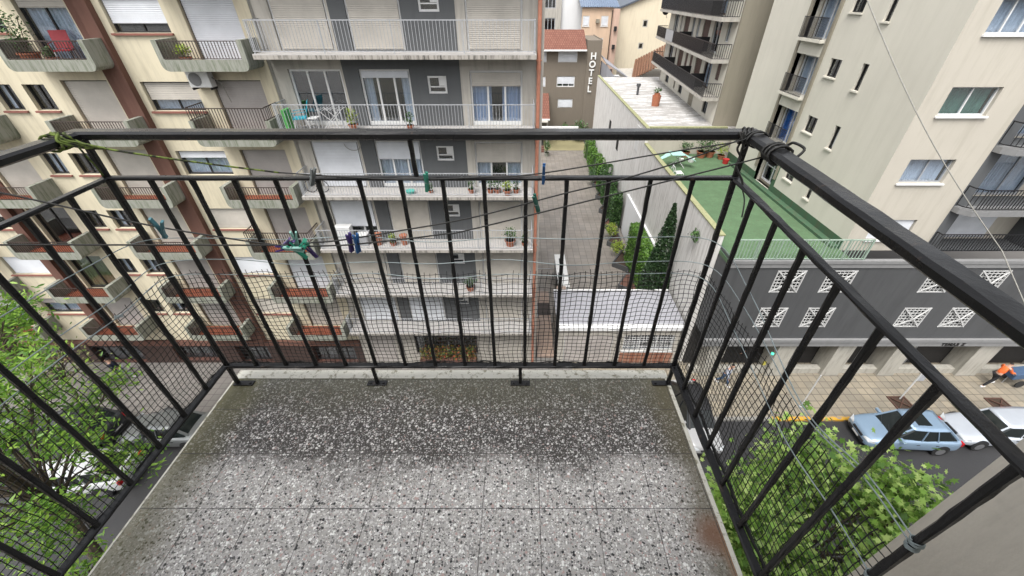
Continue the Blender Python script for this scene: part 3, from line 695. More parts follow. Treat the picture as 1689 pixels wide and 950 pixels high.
def ubalcony(parent, u0, u1, zb, tall):
    """concrete box with rounded lower corners, open middle filled with bars"""
    D = -1.02; zt_ = zb + .95; r = .22
    def outline(a, b_, lo, hi, r):
        pts = [(a, hi)]
        for q in range(5): t = math.pi + math.pi / 2 * q / 4; pts.append((a + r + r * math.cos(t), lo + r + r * math.sin(t)))
        for q in range(5): t = 1.5 * math.pi + math.pi / 2 * q / 4; pts.append((b_ - r + r * math.cos(t), lo + r + r * math.sin(t)))
        return pts + [(b_, hi)]
    th = .17; out = outline(u0, u1, zb, zt_, r); inn = outline(u0 + th, u1 - th, zb + .36, zt_, .05)
    mb = MB(F); n = len(out)
    for d0, d1 in ((D, D + .10),):     # front ring
        for dd in (d0, d1):
            for q in range(n - 1): mb.poly([(out[q][0], dd, out[q][1]), (out[q + 1][0], dd, out[q + 1][1]), (inn[q + 1][0], dd, inn[q + 1][1]), (inn[q][0], dd, inn[q][1])])
        for q in range(n - 1): mb.poly([(inn[q][0], d0, inn[q][1]), (inn[q + 1][0], d0, inn[q + 1][1]), (inn[q + 1][0], d1, inn[q + 1][1]), (inn[q][0], d1, inn[q][1])])
    for q in range(n - 1): mb.poly([(out[q][0], D, out[q][1]), (out[q + 1][0], D, out[q + 1][1]), (out[q + 1][0], -.002, out[q + 1][1]), (out[q][0], -.002, out[q][1])])
    for a, b_ in ((u0, u0 + th), (u1 - th, u1)):
        mb.poly([(a, D, zt_), (b_, D, zt_), (b_, -.002, zt_), (a, -.002, zt_)])
        x = b_ if a == u0 else a; mb.poly([(x, D + .1, zb + .1), (x, -.002, zb + .1), (x, -.002, zt_), (x, D + .1, zt_)])
    o = mb.build('balcony', M['concrete'], parent)
    MB(F).box(u0 + th + .002, u1 - th - .002, D + .101, -.003, zb + .14, zb + .17).build('floor_tiles', M['terracotta'], o)
    rb = MB(F); top = zb + (1.42 if tall else .95)
    bars(rb, u0 + th + .01, u1 - th - .01, D + .04, zb + .38, top - .02, .105, .018)
    if tall:
        barsd(rb, u0 + .08, D + .06, -.02, zb + .97, top, .11, .018); barsd(rb, u1 - .08, D + .06, -.02, zb + .97, top, .11, .018)
        rb.box(u0 + .07, u0 + th + .02, D + .03, D + .06, top - .05, top - .02).box(u1 - th - .02, u1 - .07, D + .03, D + .06, top - .05, top - .02)
        bars(rb, u0 + .07, u0 + th + .01, D + .04, zb + .96, top - .02, .1, .018); bars(rb, u1 - th - .01, u1 - .07, D + .04, zb + .96, top - .02, .1, .018)
    rb.build('railing', M['bar_brown'], o)
    return o
for k in range(-1, 6):
    zb = -2.2 - FP * k
    ubalcony(cream, -12.55, -9.50, zb, k in (1, 3)); ubalcony(cream, -17.95, -14.85, zb, False)
    ubalcony(cream, *mir(-17.95, -14.85), zb, False); ubalcony(cream, *mir(-12.55, -9.50), zb, k in (1, 3))
for u0, u1 in ((-12.55, -9.5), (-17.95, -14.85), mir(-17.95, -14.85)):   # solid parapets on the lowest storey
    pass

# ================================================================== PALE/GREY BUILDING (opposite, middle)
cen = thing('apartment_building', (-4.4, 16.8, G), 'pale and dark grey rendered building with long white-edged balconies and a terracotta drainpipe', 'building')
def zs(k): return -1.68 - FP * k
holes = []; wins = []
for k in range(-1, 6):
    z = zs(k) + .02
    for nm, a, b_, c, d in (('d1', -8.75, -6.78, z, z + 2.0), ('d2', -6.12, -4.22, z, z + 2.0), ('w', -3.58, -2.86, z + 1.16, z + 1.78), ('d3', -1.98, .02, z, z + 1.96)):
        holes.append((a, b_, c, d)); wins.append((nm, k, a, b_, c, d))
L2, R2 = -9.40, .80
gh = [(-6.2, -2.6, -17.2, -15.1), (-8.9, -7.4, -17.98, -15.3), (-1.9, .0, -17.4, -15.6)]
mb = MB(F); holed_wall(mb, L2, -6.70, G, 6, [h for h in holes + gh if h[1] < -6.7], .16); holed_wall(mb, -2.32, R2, G, 6, [h for h in holes + gh if h[0] > -2.3], .16)
mb.poly([(R2, 0, G), (R2, 14, G), (R2, 14, 6), (R2, 0, 6)]).poly([(L2, 0, G), (L2, 14, G), (L2, 14, 6), (L2, 0, 6)]).poly([(L2, 14, G), (R2, 14, G), (R2, 14, 6), (L2, 14, 6)]).poly([(L2, 0, 6), (R2, 0, 6), (R2, 14, 6), (L2, 14, 6)])
mb.build('wall', M['lightwall'], cen)
mb = MB(F); holed_wall(mb, -6.70, -2.32, -14.7, 6, [h for h in holes if -6.7 < h[0] and h[1] < -2.3], .16); mb.build('grey_panel', M['greyband'], cen)
mb = MB(F); holed_wall(mb, -6.70, -2.32, G, -14.7, [gh[0]], .16); mb.build('base', M['lightwall'], cen)
window(cen, F, *gh[0], rec=.14, panes=6, fmat='darkframe', transom=.6, name='window')
window(cen, F, *gh[1], rec=.14, shut=1, smat='shutter_g', door=True); window(cen, F, *gh[2], rec=.14, shut=1, smat='shutter_b')
st = {('d1', 0): (.0, 'shutter_w', None, 3), ('d2', 0): (.10, 'shutter_w', 'curtain_w', 3, .35), ('d3', 0): (.24, 'shutter_b', 'curtain_b', 3, .72),
      ('d1', 1): (1, 'shutter_w'), ('d2', 1): (.36, 'shutter_w', 'curtain_w', 3), ('d3', 1): (.42, 'shutter_b', 'curtain_w', 3, .6), ('d1', 2): (.66, 'shutter_w', None, 3), ('d2', 2): (1, 'shutter_b'),
      ('d1', 3): (1, 'shutter_b'), ('d2', 3): (1, 'shutter_b'), ('d1', -1): (1, 'shutter_b'), ('d2', -1): (1, 'shutter_b'), ('d2', 4): (1, 'shutter_w'), ('d1', 4): (1, 'shutter_w')}
for nm, k, a, b_, c, d in wins:
    if nm == 'w':
        w = window(cen, F, a, b_, c, d, rec=.10, fmat='whitepaint', fw=.07, panes=1, transom=.38)
        MB(F).box(a + .42, a + .45, .05, .10, c + .27, d - .05).box(a + .45, b_ - .07, .07, .085, c + .27, d - .05).build('sash', M['whitepaint'], w)
    else:
        s = st.get((nm, k - 1), (1, 'shutter_b'))
        window(cen, F, a, b_, c, d, rec=.13, fmat='whitepaint', fw=.07, door=True, shut=s[0], smat=s[1], curtain=s[2] if len(s) > 2 else None, panes=s[3] if len(s) > 3 else 2, cover=s[4] if len(s) > 4 else 1)
for k in range(-1, 6):
    z = zs(k)
    o = MB(F).box(-9.28, .50, -1.0, -.002, z - .15, z - .02).build('balcony', M['slab'], cen)
    MB(F).box(-9.28, .50, -1.0, -.002, z - .02, z + .012).build('floor_strip', M['floorpaint'], o)
    rb = MB(F); bars(rb, -9.24, .46, -.95, z + .08, z + 1.0, .118, .014, .028); barsd(rb, -9.22, -.94, -.01, z + .08, z + 1.0, .12, .014, .028); barsd(rb, .44, -.94, -.01, z + .08, z + 1.0, .12, .014, .028)
    for u in (-9.2, -6.8, -4.4, -2.0, .40): rb.box(u, u + .03, -.955, -.925, z + .012, z + .98)
    rb.build('railing', M['bar_grey'], o)
mb = MB(F); pts = [(.62, -.10, 6), (.62, -.10, G + .1)]; mb.tube(pts, .075, 10)
for k in range(-1, 6): mb.tube([(.62, -.10, zs(k) - .6), (.62, -.10, zs(k) - .45)], .092, 10); mb.box(.52, .72, -.14, -.001, zs(k) - .3, zs(k) - .26)
mb.build('drainpipe', M['pipe'], cen, smooth=False)
mb = MB(F)
for x in (-.03, .0, .03): mb.tube([(-9.35 + x, -.03, 0), (-9.3 + x * 1.5, -.03, -5), (-9.36 + x, -.03, -9), (-9.34, -.03, -14)], .012, 4)
mb.build('cable', M['bluewire'], cen)
# arched awning-like dark cable loop on the wall between storeys
mb = MB(F); mb.tube([(-7.0 + .35 * math.cos(t), -.02, -4.85 + .3 * math.sin(t) - .1) for t in [3.2 + i * .25 for i in range(13)]], .012, 4); mb.build('cable', M['bluewire'], cen)

# ================================================================== GATE LODGE + low things of the passage
lod = thing('gate_lodge', (5.7, 18.4, G), 'low white-roofed entrance lodge with grey shutter and barred window at the passage mouth', 'lodge')
F2 = FY(16.82)
hw = (5.9, 8.85, -17.0, -15.75); hd = (2.45, 5.3, -17.95, -15.8)
mb = MB(F2); holed_wall(mb, 2.1, 9.3, G, -15.3, [hw, hd], .15); mb.poly([(2.1, 0, G), (2.1, 3.5, G), (2.1, 3.5, -15.3), (2.1, 0, -15.3)]).poly([(2.1, 3.5, G), (9.3, 3.5, G), (9.3, 3.5, -15.3), (2.1, 3.5, -15.3)])
mb.build('wall', M['lightwall'], lod)
MB(F2).box(2.0, 9.32, -.15, .22, -15.3, -15.10).build('parapet', M['white'], lod)
MB(F2).box(2.0, 9.32, .221, 3.45, -15.3, -15.2).build('roof', M['whiteroof'], lod)
MB(F2).box(2.0, 9.32, 3.451, 3.55, -15.35, -15.12).build('back_parapet', M['white'], lod)
MB(F2).box(2.0, 9.32, 3.40, 3.448, -15.2, -15.16).build('gutter', M['darkframe'], lod)
w = window(lod, F2, *hw, rec=.12, panes=3, fw=.07, sill='whitepaint')
g = MB(F2)
for q in range(1, 18): x = hw[0] + (hw[1] - hw[0]) * q / 18; g.box(x - .012, x + .012, .01, .03, hw[2], hw[3])
for q in range(1, 7): z = hw[2] + (hw[3] - hw[2]) * q / 7; g.box(hw[0], hw[1], -.012, .008, z - .012, z + .012)
g.build('grille', M['bar_white'], w)
window(lod, F2, *hd, rec=.12, shut=1, smat='shutter_g', door=True, name='shutter_door')
MB(F2).box(5.8, 8.95, -.06, -.003, -17.98, -17.12).build('brick_apron', M['brick'], lod)
struct('path', MB().box(.95, 1.98, 17.25, 24.0, G - .138, G + .008), M['pathtile'])
# tiled ramp wall with the white metal cabinet on it
t = thing('low_wall', (2.9, 22, G), 'low beige tiled wall beside the passage path, running back from the lodge', 'wall')
MB().box(2.35, 3.0, 20.45, 22.2, G, -16.2).build('wall_body', M['pathtile'], t)
t = thing('cabinet', (2.9, 24.2, G), 'long narrow white metal cabinet standing in the paved passage', 'cabinet')
MB().box(2.55, 3.25, 22.25, 26.4, G, -16.35).build('body', M['white'], t, bevel=.02)
MB().box(2.5, 3.3, 22.2, 26.45, -16.34, -16.25).build('lid', M['whitepaint'], t, bevel=.02)
MB().box(2.50, 2.549, 22.5, 24.3, -17.6, -16.6).box(3.251, 3.30, 22.5, 24.6, -17.6, -16.6).build('grille', M['plastic'], t)
MB().box(2.80, 3.0, 24.6, 25.8, -16.248, -16.22).build('skylight', M['carglass'], t)
single(MB().box(.98, 2.0, 21.2, 22.6, G + .008, G + .02), 'floor_grate', M['bar_brown'], 'dark grey square grate set in the passage pavement', 'grate')
pip = MB().tube([(1.05, 20.5, G + .5), (1.05, 33, G + .5)], .03, 5).tube([(1.05, 26, G), (1.05, 26, G + .5)], .03, 5).tube([(1.05, 26.4, G + .45), (2.5, 26.4, G + .45)], .03, 5)
single(pip, 'handrail', M['bar_grey'], 'thin grey handrail along the foot of the building in the passage', 'handrail')

# ================================================================== LONG WHITE WALL
WX = 9.5
bw = thing('boundary_wall', (WX, 36, G), 'tall stained white wall running along the passage', 'wall')
MB().box(WX, WX + .22, 16.9, 31.5, G, -9.35).box(WX, WX + .22, 31.5, 56, G, -8.25).build('wall_body', M['whitewall'], bw)
MB().box(WX - .04, WX + .26, 16.88, 31.48, -9.349, -9.28).box(WX - .04, WX + .26, 31.48, 56, -8.249, -8.18).build('coping', M['moss'], bw)
MB().box(WX - .16, WX - .003, 24.5, 33.5, G, -14.3).build('whitewashed_plinth', M['white'], bw)
for y in (40.5, 45.0):
    vb = MB()
    for q in range(6): vb.box(WX - .03, WX - .002, y - .45 + q * .16, y - .37 + q * .16, -12.6, -10.9)
    vb.build('vent_grille', M['plastic'], bw)
MB().box(WX - .035, WX - .003, 33.2, 34.2, -10.5, -8.6).build('window', M['whitepaint'], bw)

# hedge and climbing plants along the wall
def scatter_box(x0, x1, y0, y1, z0, z1, n, rnd):
    out = []
    for _ in range(n):
        f = rnd.random(); x, y, z = rnd.uniform(x0, x1), rnd.uniform(y0, y1), rnd.uniform(z0, z1)
        if f < .45: x = x0 + rnd.uniform(-.07, .05)
        elif f < .85: z = z1 + rnd.uniform(-.06, .07)
        elif f < .93: y = y0 + rnd.uniform(-.06, .06)
        out.append((x, y, z))
    return out
rnd = random.Random(21)
def hedge(loc, x0, x1, y0, y1, z1, n, mat, label, size=.16, bumpy=.0):
    t = thing('hedge', loc, label, 'hedge', None)
    mb = MB(); pts = scatter_box(x0, x1, y0, y1, G + .1, z1, n, rnd)
    if bumpy: pts = [(x - bumpy * (math.sin(y * 2.1) + math.sin(y * .9 + 1)) * .5, y, z + bumpy * (math.sin(y * 1.7 + 1) + math.sin(y * 3.1))) for x, y, z in pts]
    leaves(mb, pts, size, 'quad', .9, rnd); mb.build('foliage', M[mat], t)
    MB().box(x0 + .06, x1 - .03, y0 + .05, y1 - .05, G, z1 - .12 - bumpy).build('dark_core', M['leaf_cypress'], t)  # solid dark box; the hedge's shaded inside is put into its colour
hedge((8.9, 24, G), 8.5, 9.45, 20.9, 28.2, -14.45, 9000, 'leaf_hedge', 'clipped bright green hedge against the near part of the tall white wall', .17)
hedge((8.9, 38, G), 8.5, 9.3, 34.0, 42.0, -14.9, 6000, 'leaf_dark', 'dark green shaggy hedge halfway down the white passage wall', .2, .3)
hedge((8.9, 50, G), 8.6, 9.3, 43.0, 55.0, -15.4, 5000, 'leaf_hedge', 'loose green hedge at the far end of the passage wall', .22, .25)
# two conifers behind the lodge
def conifer(x, y, h, r, n, label):
    t = thing('conifer', (x, y, G), label, 'tree', None)
    MB().tube([(x, y, G), (x, y, G + h * .9)], .09, 7, taper=.02).build('trunk', M['bark'], t)
    mb = MB(); pts = []
    for _ in range(n):
        f = rnd.random() ** 1.15; zz = G + .15 + f * (h - .1); a = rnd.uniform(0, 6.28)
        rr = r * (1 - f ** 2.6) * (.82 + .18 * math.sin(a * 3 + f * 9)) * rnd.uniform(.72, 1.06) + .03
        pts.append((x + rr * math.cos(a), y + rr * math.sin(a), zz))
    leaves(mb, pts, .2, 'quad', 1.4, rnd); mb.build('crown', M['leaf_cypress'], t)
conifer(8.75, 21.2, 8.3, .85, 7000, 'tallest narrow dark conifer against the white wall behind the lodge')
conifer(8.0, 20.75, 5.6, .62, 4200, 'shorter dark conifer between the hedge and the tallest one')
# triangular beds
ords = ['nearest', 'second', 'third', 'fourth', 'fifth', 'sixth', 'seventh', 'farthest']
for i, y in enumerate((24.3, 27.4, 30.8, 34.1, 37.4, 40.8, 44.2, 47.8)):
    xt = 7.25 + .045 * (y - 24)
    t = thing('triangular_planter', (xt + .6, y, G), ('nearest' if i == 0 else 'farthest' if i == 7 else ords[i] + ' nearest') + ' of the brown triangular raised beds pointing out from the hedge into the passage', 'planter', 'row of triangular raised beds along the passage')
    a, b_, c = (xt, y), (xt + 1.2, y + 2.0), (xt + 1.25, y - 1.0)
    rim = MB()
    for p, q in ((a, b_), (b_, c), (c, a)): rim.bar((p[0], p[1], G + .22), (q[0], q[1], G + .22), .10, .44)
    rim.build('rim', M['podium'], t)
    k = .9; cx = (a[0] + b_[0] + c[0]) / 3; cy = (a[1] + b_[1] + c[1]) / 3
    MB().prism([(cx + (p[0] - cx) * k, cy + (p[1] - cy) * k, G + .003) for p in (a, c, b_)], (0, 0, .30 if i % 2 else .36)).build('bed', M['soil'] if i % 3 else M['brown'], t)
def bush(name, loc, r, h, n, mat, label, size=.14, cat='plant', pot=None, shape='quad', group=None, spiky=False):
    t = thing(name, loc, label, cat, group); x, y, z = loc
    z2 = z
    if pot:
        pr, ph, pm = pot
        mb = MB(); mb.tube([(x, y, z), (x, y, z + ph)], pr * .72, 12, taper=pr).tube([(x, y, z + ph - .05), (x, y, z + ph)], pr * 1.1, 12); mb.build('pot', M[pm], t); z2 = z + ph
    mb = MB()
    for _ in range(max(3, n // 60)):
        a = rnd.uniform(0, 6.28); mb.tube([(x, y, z2 - .03), (x + r * .6 * math.cos(a), y + r * .6 * math.sin(a), z2 + h * .8)], .012 * max(1, h), 4, taper=.004)
    mb.build('stems', M['bark'], t)
    mb = MB(); pts = []
    for _ in range(n):
        u = rnd.gauss(0, 1), rnd.gauss(0, 1), rnd.gauss(0, 1); l = math.sqrt(sum(q * q for q in u)); rr = rnd.uniform(.35, 1.02)
        q = 1 + .22 * math.sin(5 * math.atan2(u[1], u[0]) + u[2] * 3)
        pts.append((x + u[0] / l * r * rr * q, y + u[1] / l * r * rr * q, z2 + h * .52 + u[2] / l * h * .5 * rr))
    leaves(mb, pts, size, shape, 1.0, rnd); mb.build('foliage', M[mat], t)
    return t
bush('shrub', (8.0, 31.9, G + .36), .62, 1.3, 420, 'leaf_lime', 'lime yellow shrub growing in a triangular bed, the farther of two', .17)
bush('shrub', (8.0, 28.9, G + .36), .6, 1.2, 420, 'leaf_lime', 'lime yellow shrub in a triangular bed right at the end of the clipped hedge', .17)
bush('shrub', (8.2, 44.6, G + .36), .8, 1.6, 420, 'leaf_dark', 'dark green shrub spilling over a far triangular bed', .2)
bush('shrub', (3.4, 55.0, G), .5, 1.7, 300, 'leaf_dark', 'dark potted shrub beside the hotel porch steps', .2, pot=(.32, .5, 'concrete'))
bush('climber', (9.38, 19.0, -10.9), .35, .8, 160, 'leaf_dark', 'tuft of green sprouting from the white wall above the conifers', .16)

# ================================================================== HOTEL and backs
hot = thing('hotel', (4.4, 66, G), 'taupe hotel with red clay roofs and white vertical lettering at the passage end', 'hotel')
FH = FY(64)
def hz(v): return v
hwin = [(-.2, 3.45, -7.75, -6.15, 1), (5.05, 7.75, -7.75, -6.15, 1), (-.2, 3.4, -10.9, -9.55, 1), (5.0, 7.6, -10.9, -9.5, .72), (5.3, 7.5, -13.7, -12.5, 1), (-.2, 2.6, -17.2, -15.6, .5)]
mb = MB(FH); holed_wall(mb, -6, 9.05, G, -5.9, [h[:4] for h in hwin], .2)
mb.poly([(9.05, 0, -9), (9.05, 8, -9), (9.05, 8, -5.9), (9.05, 0, -5.9)]); mb.build('wall', M['hotelwall'], hot)
MB(FH).box(9.051, 11.0, -.15, 8, G, -5.1).box(10.9, 11.02, -.17, 8, G, -5.0).build('sign_tower', M['hotelwall'], hot)
for h in hwin: window(hot, FH, *h[:4], rec=.14, shut=h[4], panes=3, fw=.12, smat='shutter_w', pitch=.12)
def slope(parent, x0, x1, y0, z0, y1, z1, mat, name='roof', th=.12, fr=ID):
    mb = MB(fr); mb.prism([(x0, y0, z0), (x1, y0, z0), (x1, y1, z1), (x0, y1, z1)], (0, 0, -th))
    return mb.build(name, mat, parent)
# roofs keep their tile pattern along the slope: build flat and tilt
def tiled_roof(parent, x0, x1, y0, z0, y1, z1, mat, name='roof'):
    L = math.hypot(y1 - y0, z1 - z0); o = MB().box(x0, x1, 0, L, -.14, 0).build(name, M[mat], parent, loc=(0, 0, 0))
    o.location = Vector((0, y0, z0)) - W[parent.name]; o.rotation_euler = (math.atan2(z1 - z0, y1 - y0), 0, 0); return o
tiled_roof(hot, -6, 8.9, 63.2, -6.15, 68, -4.1, 'redtile'); tiled_roof(hot, -6, 3.9, 59.0, -14.1, 63.9, -11.7, 'redtile', 'porch_roof')
MB().box(-6, 8.9, 63.1, 63.2, -6.32, -6.12).box(-6, 3.9, 58.9, 59.0, -14.3, -14.08).build('eave_board', M['white'], hot)
MB().box(1.2, 3.6, 58.0, 63.8, -14.35, -14.25).box(3.5, 3.7, 59.2, 59.4, G, -14.36).box(-4, 1.0, 59.5, 59.7, G, -14.36).build('porch', M['lightwall'], hot)
MB().box(.2, 3.1, 56.6, 58.0, G + .01, G + .18).box(.2, 3.1, 57.0, 58.0, G + .18, G + .36).box(.2, 3.1, 57.5, 58.0, G + .36, G + .54).build('steps', M['brown'], hot)
MB().box(.2, 7.8, 57.55, 57.75, -15.05, -14.75).build('pergola_beam', M['white'], hot)
for i, (chs, z) in enumerate(zip('HOTEL', (-7.35, -8.35, -9.4, -10.45, -11.5))):
    cu = bpy.data.curves.new('letter', 'FONT'); cu.body = chs; cu.size = 1.15; cu.extrude = .06; cu.offset = .03; cu.align_x = 'CENTER'
    tmp = bpy.data.objects.new('tmp', cu); COL.objects.link(tmp); dg = bpy.context.evaluated_depsgraph_get()
    me = bpy.data.meshes.new_from_object(tmp.evaluated_get(dg)); me.name = 'letter'; bpy.data.objects.remove(tmp)
    me.materials.clear(); me.materials.append(M['lettering'])
    o = bpy.data.objects.new('letter', me); COL.objects.link(o); o.parent = hot; o.rotation_euler = (R(90), 0, 0)
    o.location = Vector((9.95 - i * .05, 63.78, z)) - W[hot.name]
bush('shrub', (8.6, 62.0, G + .006), 1.3, 3.0, 700, 'leaf_dark', 'round dark bush at the foot of the hotel sign tower', .3)
bush('shrub', (6.4, 62.6, G + .006), .9, 2.6, 400, 'leaf_dark', 'smaller dark bush under the hotel window beside the round one', .3)

# backs behind the hotel
b1 = thing('building', (8, 84, G), 'blank bright white windowless building behind the hotel roof', 'building')
MB().box(6.5, 9.95, 80, 92, G, 12).build('wall', M['white'], b1)
b2 = thing('building', (2, 82, G), 'grey building with barred windows, glimpsed between the drainpipe and the blank white one', 'building')
F3 = FY(79.5); hh = [(3.7, 5.5, z, z + 1.9) for z in (-5.1, -1.9, 1.3)]
mb = MB(F3); holed_wall(mb, -6, 6.45, G, 12, hh, .2); mb.build('wall', M['lightwall'], b2)
for h in hh: window(b2, F3, *h, rec=.1, panes=3, fmat='bar_grey', fw=.1)
b3 = thing('house', (11.6, 78, G), 'peach rendered house with a blue corrugated roof behind the hotel', 'house')
F4 = FY(74); hh = [(9.35, 10.4, -4.05, -2.7), (12.2, 13.3, -4.05, -2.7), (11.75, 12.8, -6.9, -5.6)]
mb = MB(F4); holed_wall(mb, 9.2, 13.9, G, -1.65, hh, .2); mb.build('wall', M['peach'], b3)
for h in hh: window(b3, F4, *h, rec=.1, shut=1, fw=.15, smat='shutter_w', sill='whitepaint', pitch=.15)
MB(F4).box(13.901, 14.78, -1.0, 10, G, -1.8).build('wing', M['pink'], b3)
rf = MB()
for q in range(18): x = 8.9 + q * .33; rf.prism([(x, 73.6, -1.6), (x + .17, 73.6, -1.48), (x + .33, 73.6, -1.6)], (0, 9, 2.4))
rf.build('roof', M['steelblue'], b3)
MB(F4).box(11.4, 11.9, -.5, -.002, -3.6, -3.1).build('air_conditioner', M['taupe'], b3)
for z in (-4.6, -7.0, -10.4, -12.6): MB(F4).box(14.1, 14.5, -1.4, -1.002, z, z + .6).build('meter_box', M['plastic'], b3)
MB(F4).tube([(13.8, -.1, -2), (13.8, -.1, -16)], .06, 5).build('drainpipe', M['darkframe'], b3)
b4 = thing('house', (24, 80, G), 'large pale yellow gabled house wall with three tiny windows', 'house')
F5 = FY(76); hh = [(19.2, 20.0, -4.3, -3.3), (19.0, 19.8, -7.3, -6.4), (18.8, 19.6, -10.2, -9.4)]
mb = MB(F5); holed_wall(mb, 14.8, 29, G, -2.0, hh, .15); mb.poly([(14.8, 0, -2.0), (29, 0, -2.0), (21.9, 0, .6)]).poly([(14.8, 0, G), (14.8, 12, G), (14.8, 12, -2), (14.8, 0, -2)]); mb.build('wall', M['yellow'], b4)
for h in hh: window(b4, F5, *h, rec=.08, panes=1, fw=.14, fmat='lightwall')
for (a, za, b_, zb_) in ((14.4, -2.15, 21.9, .6), (29.4, -2.15, 21.9, .6)):
    MB().prism([(a, 75.6, za), (b_, 75.6, zb_), (b_, 75.6, zb_ + .25), (a, 75.6, za + .25)], (0, 12, 0)).build('roof', M['darksheet'], b4)
b5 = thing('shed', (12.7, 62, G), 'small shed with a folded white sheet roof behind the patchy flat roof', 'shed')
MB().box(11.3, 14.2, 60, 66, G, -9.6).build('wall', M['white'], b5)
MB().prism([(11.2, 59.6, -7.6), (13.0, 59.6, -9.6), (11.2, 59.6, -9.6)], (0, 5, 0)).prism([(11.3, 61, -7.4), (14.6, 60, -9.2), (14.6, 64, -9.2), (11.3, 66, -7.0)], (0, 0, -.12)).build('roof', M['whiteroof'], b5)
b6 = thing('house', (21, 64, G), 'low house with a ribbed brown tile roof beside the brown-shuttered building', 'house')
MB().box(14.7, 22, 60.5, 70, G, -9.3).build('wall', M['lightwall'], b6)
rf = MB()
for q in range(22):
    x = 14.6 + q * .36; rf.prism([(x, 59.5, -9.2 + min(q, 12) * .17), (x + .19, 59.5, -9.04 + min(q, 12) * .17), (x + .36, 59.5, -9.2 + min(q, 12) * .17)], (2.5, 9.5, 1.2))
rf.build('roof', M['browntileroof'], b6)

# flat-roofed block behind the terrace
lr = thing('low_block', (12.5, 44, G), 'low block with a blotchy white coated flat roof above the green terrace', 'building')
MB().box(WX + .225, 18, 31.5, 56, G, -8.45).build('wall', M['beige'], lr)
MB().box(WX + .225, 18, 31.75, 56, -8.449, -8.40).build('roof', M['patchroof'], lr)
MB().box(WX + .23, 15.58, 31.45, 31.75, -8.449, -8.1).build('parapet', M['moss'], lr)
t = thing('clay_jar', (12.4, 40.0, -8.4), 'terracotta jar with a green plant standing alone on the blotchy white roof', 'pot')
mb = MB(); mb.tube([(12.4, 40, -8.4), (12.4, 40, -7.9), (12.4, 40, -7.5)], .34, 12, taper=.40).tube([(12.4, 40, -7.5), (12.4, 40, -7.3)], .26, 12); mb.build('jar', M['claypot'], t)
mb = MB(); leaves(mb, [(12.4 + rnd.uniform(-.3, .3), 40 + rnd.uniform(-.3, .3), -7.15 + rnd.uniform(-.1, .3)) for _ in range(60)], .25, 'quad', 1.2, rnd); mb.build('foliage', M['leaf_dark'], t)
t = thing('roof_vent', (11.9, 45.0, -8.4), 'small grey vent stub on the far part of the blotchy white roof', 'vent')
MB().tube([(11.9, 45, -8.4), (11.9, 45, -7.6)], .12, 8).tube([(11.9, 45, -7.6), (11.9, 45, -7.35)], .22, 8).build('stub', M['podium'], t)
# ================================================================== BROWN-BALCONY BUILDING (rotated a little off the passage)
bb_ = thing('apartment_building', (15.1, 33.2, G), 'cream block with long black railed balconies and brown shutters over the blotchy white roof', 'building', rz=R(-4.5))
W[bb_.name] = Vector((0, 0, 0))      # children are written in its own frame
H0 = -G
FB = lambda u, d, z: (d, u, z + H0)   # u along depth, d into the block
hl = []
def bz(k): return -6.45 + 2.55 * k      # floor level of storey k (camera heights)
lay = [(1.3, 2.1, 1.0, 2.3, 'w'), (3.4, 5.3, .05, 2.25, 'g'), (6.3, 8.1, .05, 2.25, 'b'), (9.2, 10.0, .6, 2.2, 'w'), (10.9, 11.7, .6, 2.2, 'w'), (12.8, 14.6, .05, 2.25, 'b'), (15.6, 16.1, .8, 2.2, 'w'), (17.2, 19.0, .05, 2.25, 'g')]
for k in range(0, 4):
    for a, b_, c, d, t_ in lay: hl.append((a, b_, bz(k) + c, bz(k) + d, t_, k))
for a, b_, c, d in ((2.2, 3.4, -8.1, -7.2), (10.6, 12.0, -8.15, -7.0), (16.8, 18.3, -8.15, -7.0), (13.6, 14.1, -8.1, -7.1)): hl.append((a, b_, c, d, 'x', -1))
hl.append((6.4, 7.9, -8.38, -6.8, 'door', -1))
mb = MB(FB); holed_wall(mb, 0, 21, -18, 7, [h[:4] for h in hl], .2); mb.build('wall', M['offwhite'], bb_)
MB(FB).box(-.25, -.001, -.02, 12, -18, 7).box(21.001, 21.2, 0, 12, -18, 7).box(0, 21, 1.5, 12, -18, 7).build('end_wall', M['taupe'], bb_)
for a, b_, c, d, t_, k in hl:
    if t_ == 'b': window(bb_, FB, a, b_, c, d, rec=.15, shut=1, smat='brownwood', fmat='brownwood', pitch=.12)
    elif t_ == 'g': window(bb_, FB, a, b_, c, d, rec=.15, fmat='whitepaint' if k % 2 else 'brownwood', curtain='curtain_w' if k != 1 else None, panes=2, door=True)
    elif t_ == 'door': window(bb_, FB, a, b_, c, d, rec=.1, shut=1, smat='taupe', fmat='taupe', name='door', pitch=.4)
    elif t_ == 'w': window(bb_, FB, a, b_, c, d, rec=.12, shut=1 if k in (0, 2) else 0, smat='brownwood', fmat='brownwood' if k != 1 else 'whitepaint', curtain='curtain_w' if k == 1 else None)
    else: window(bb_, FB, a, b_, c, d, rec=.15, fmat='darkframe', curtain='curtain_w')
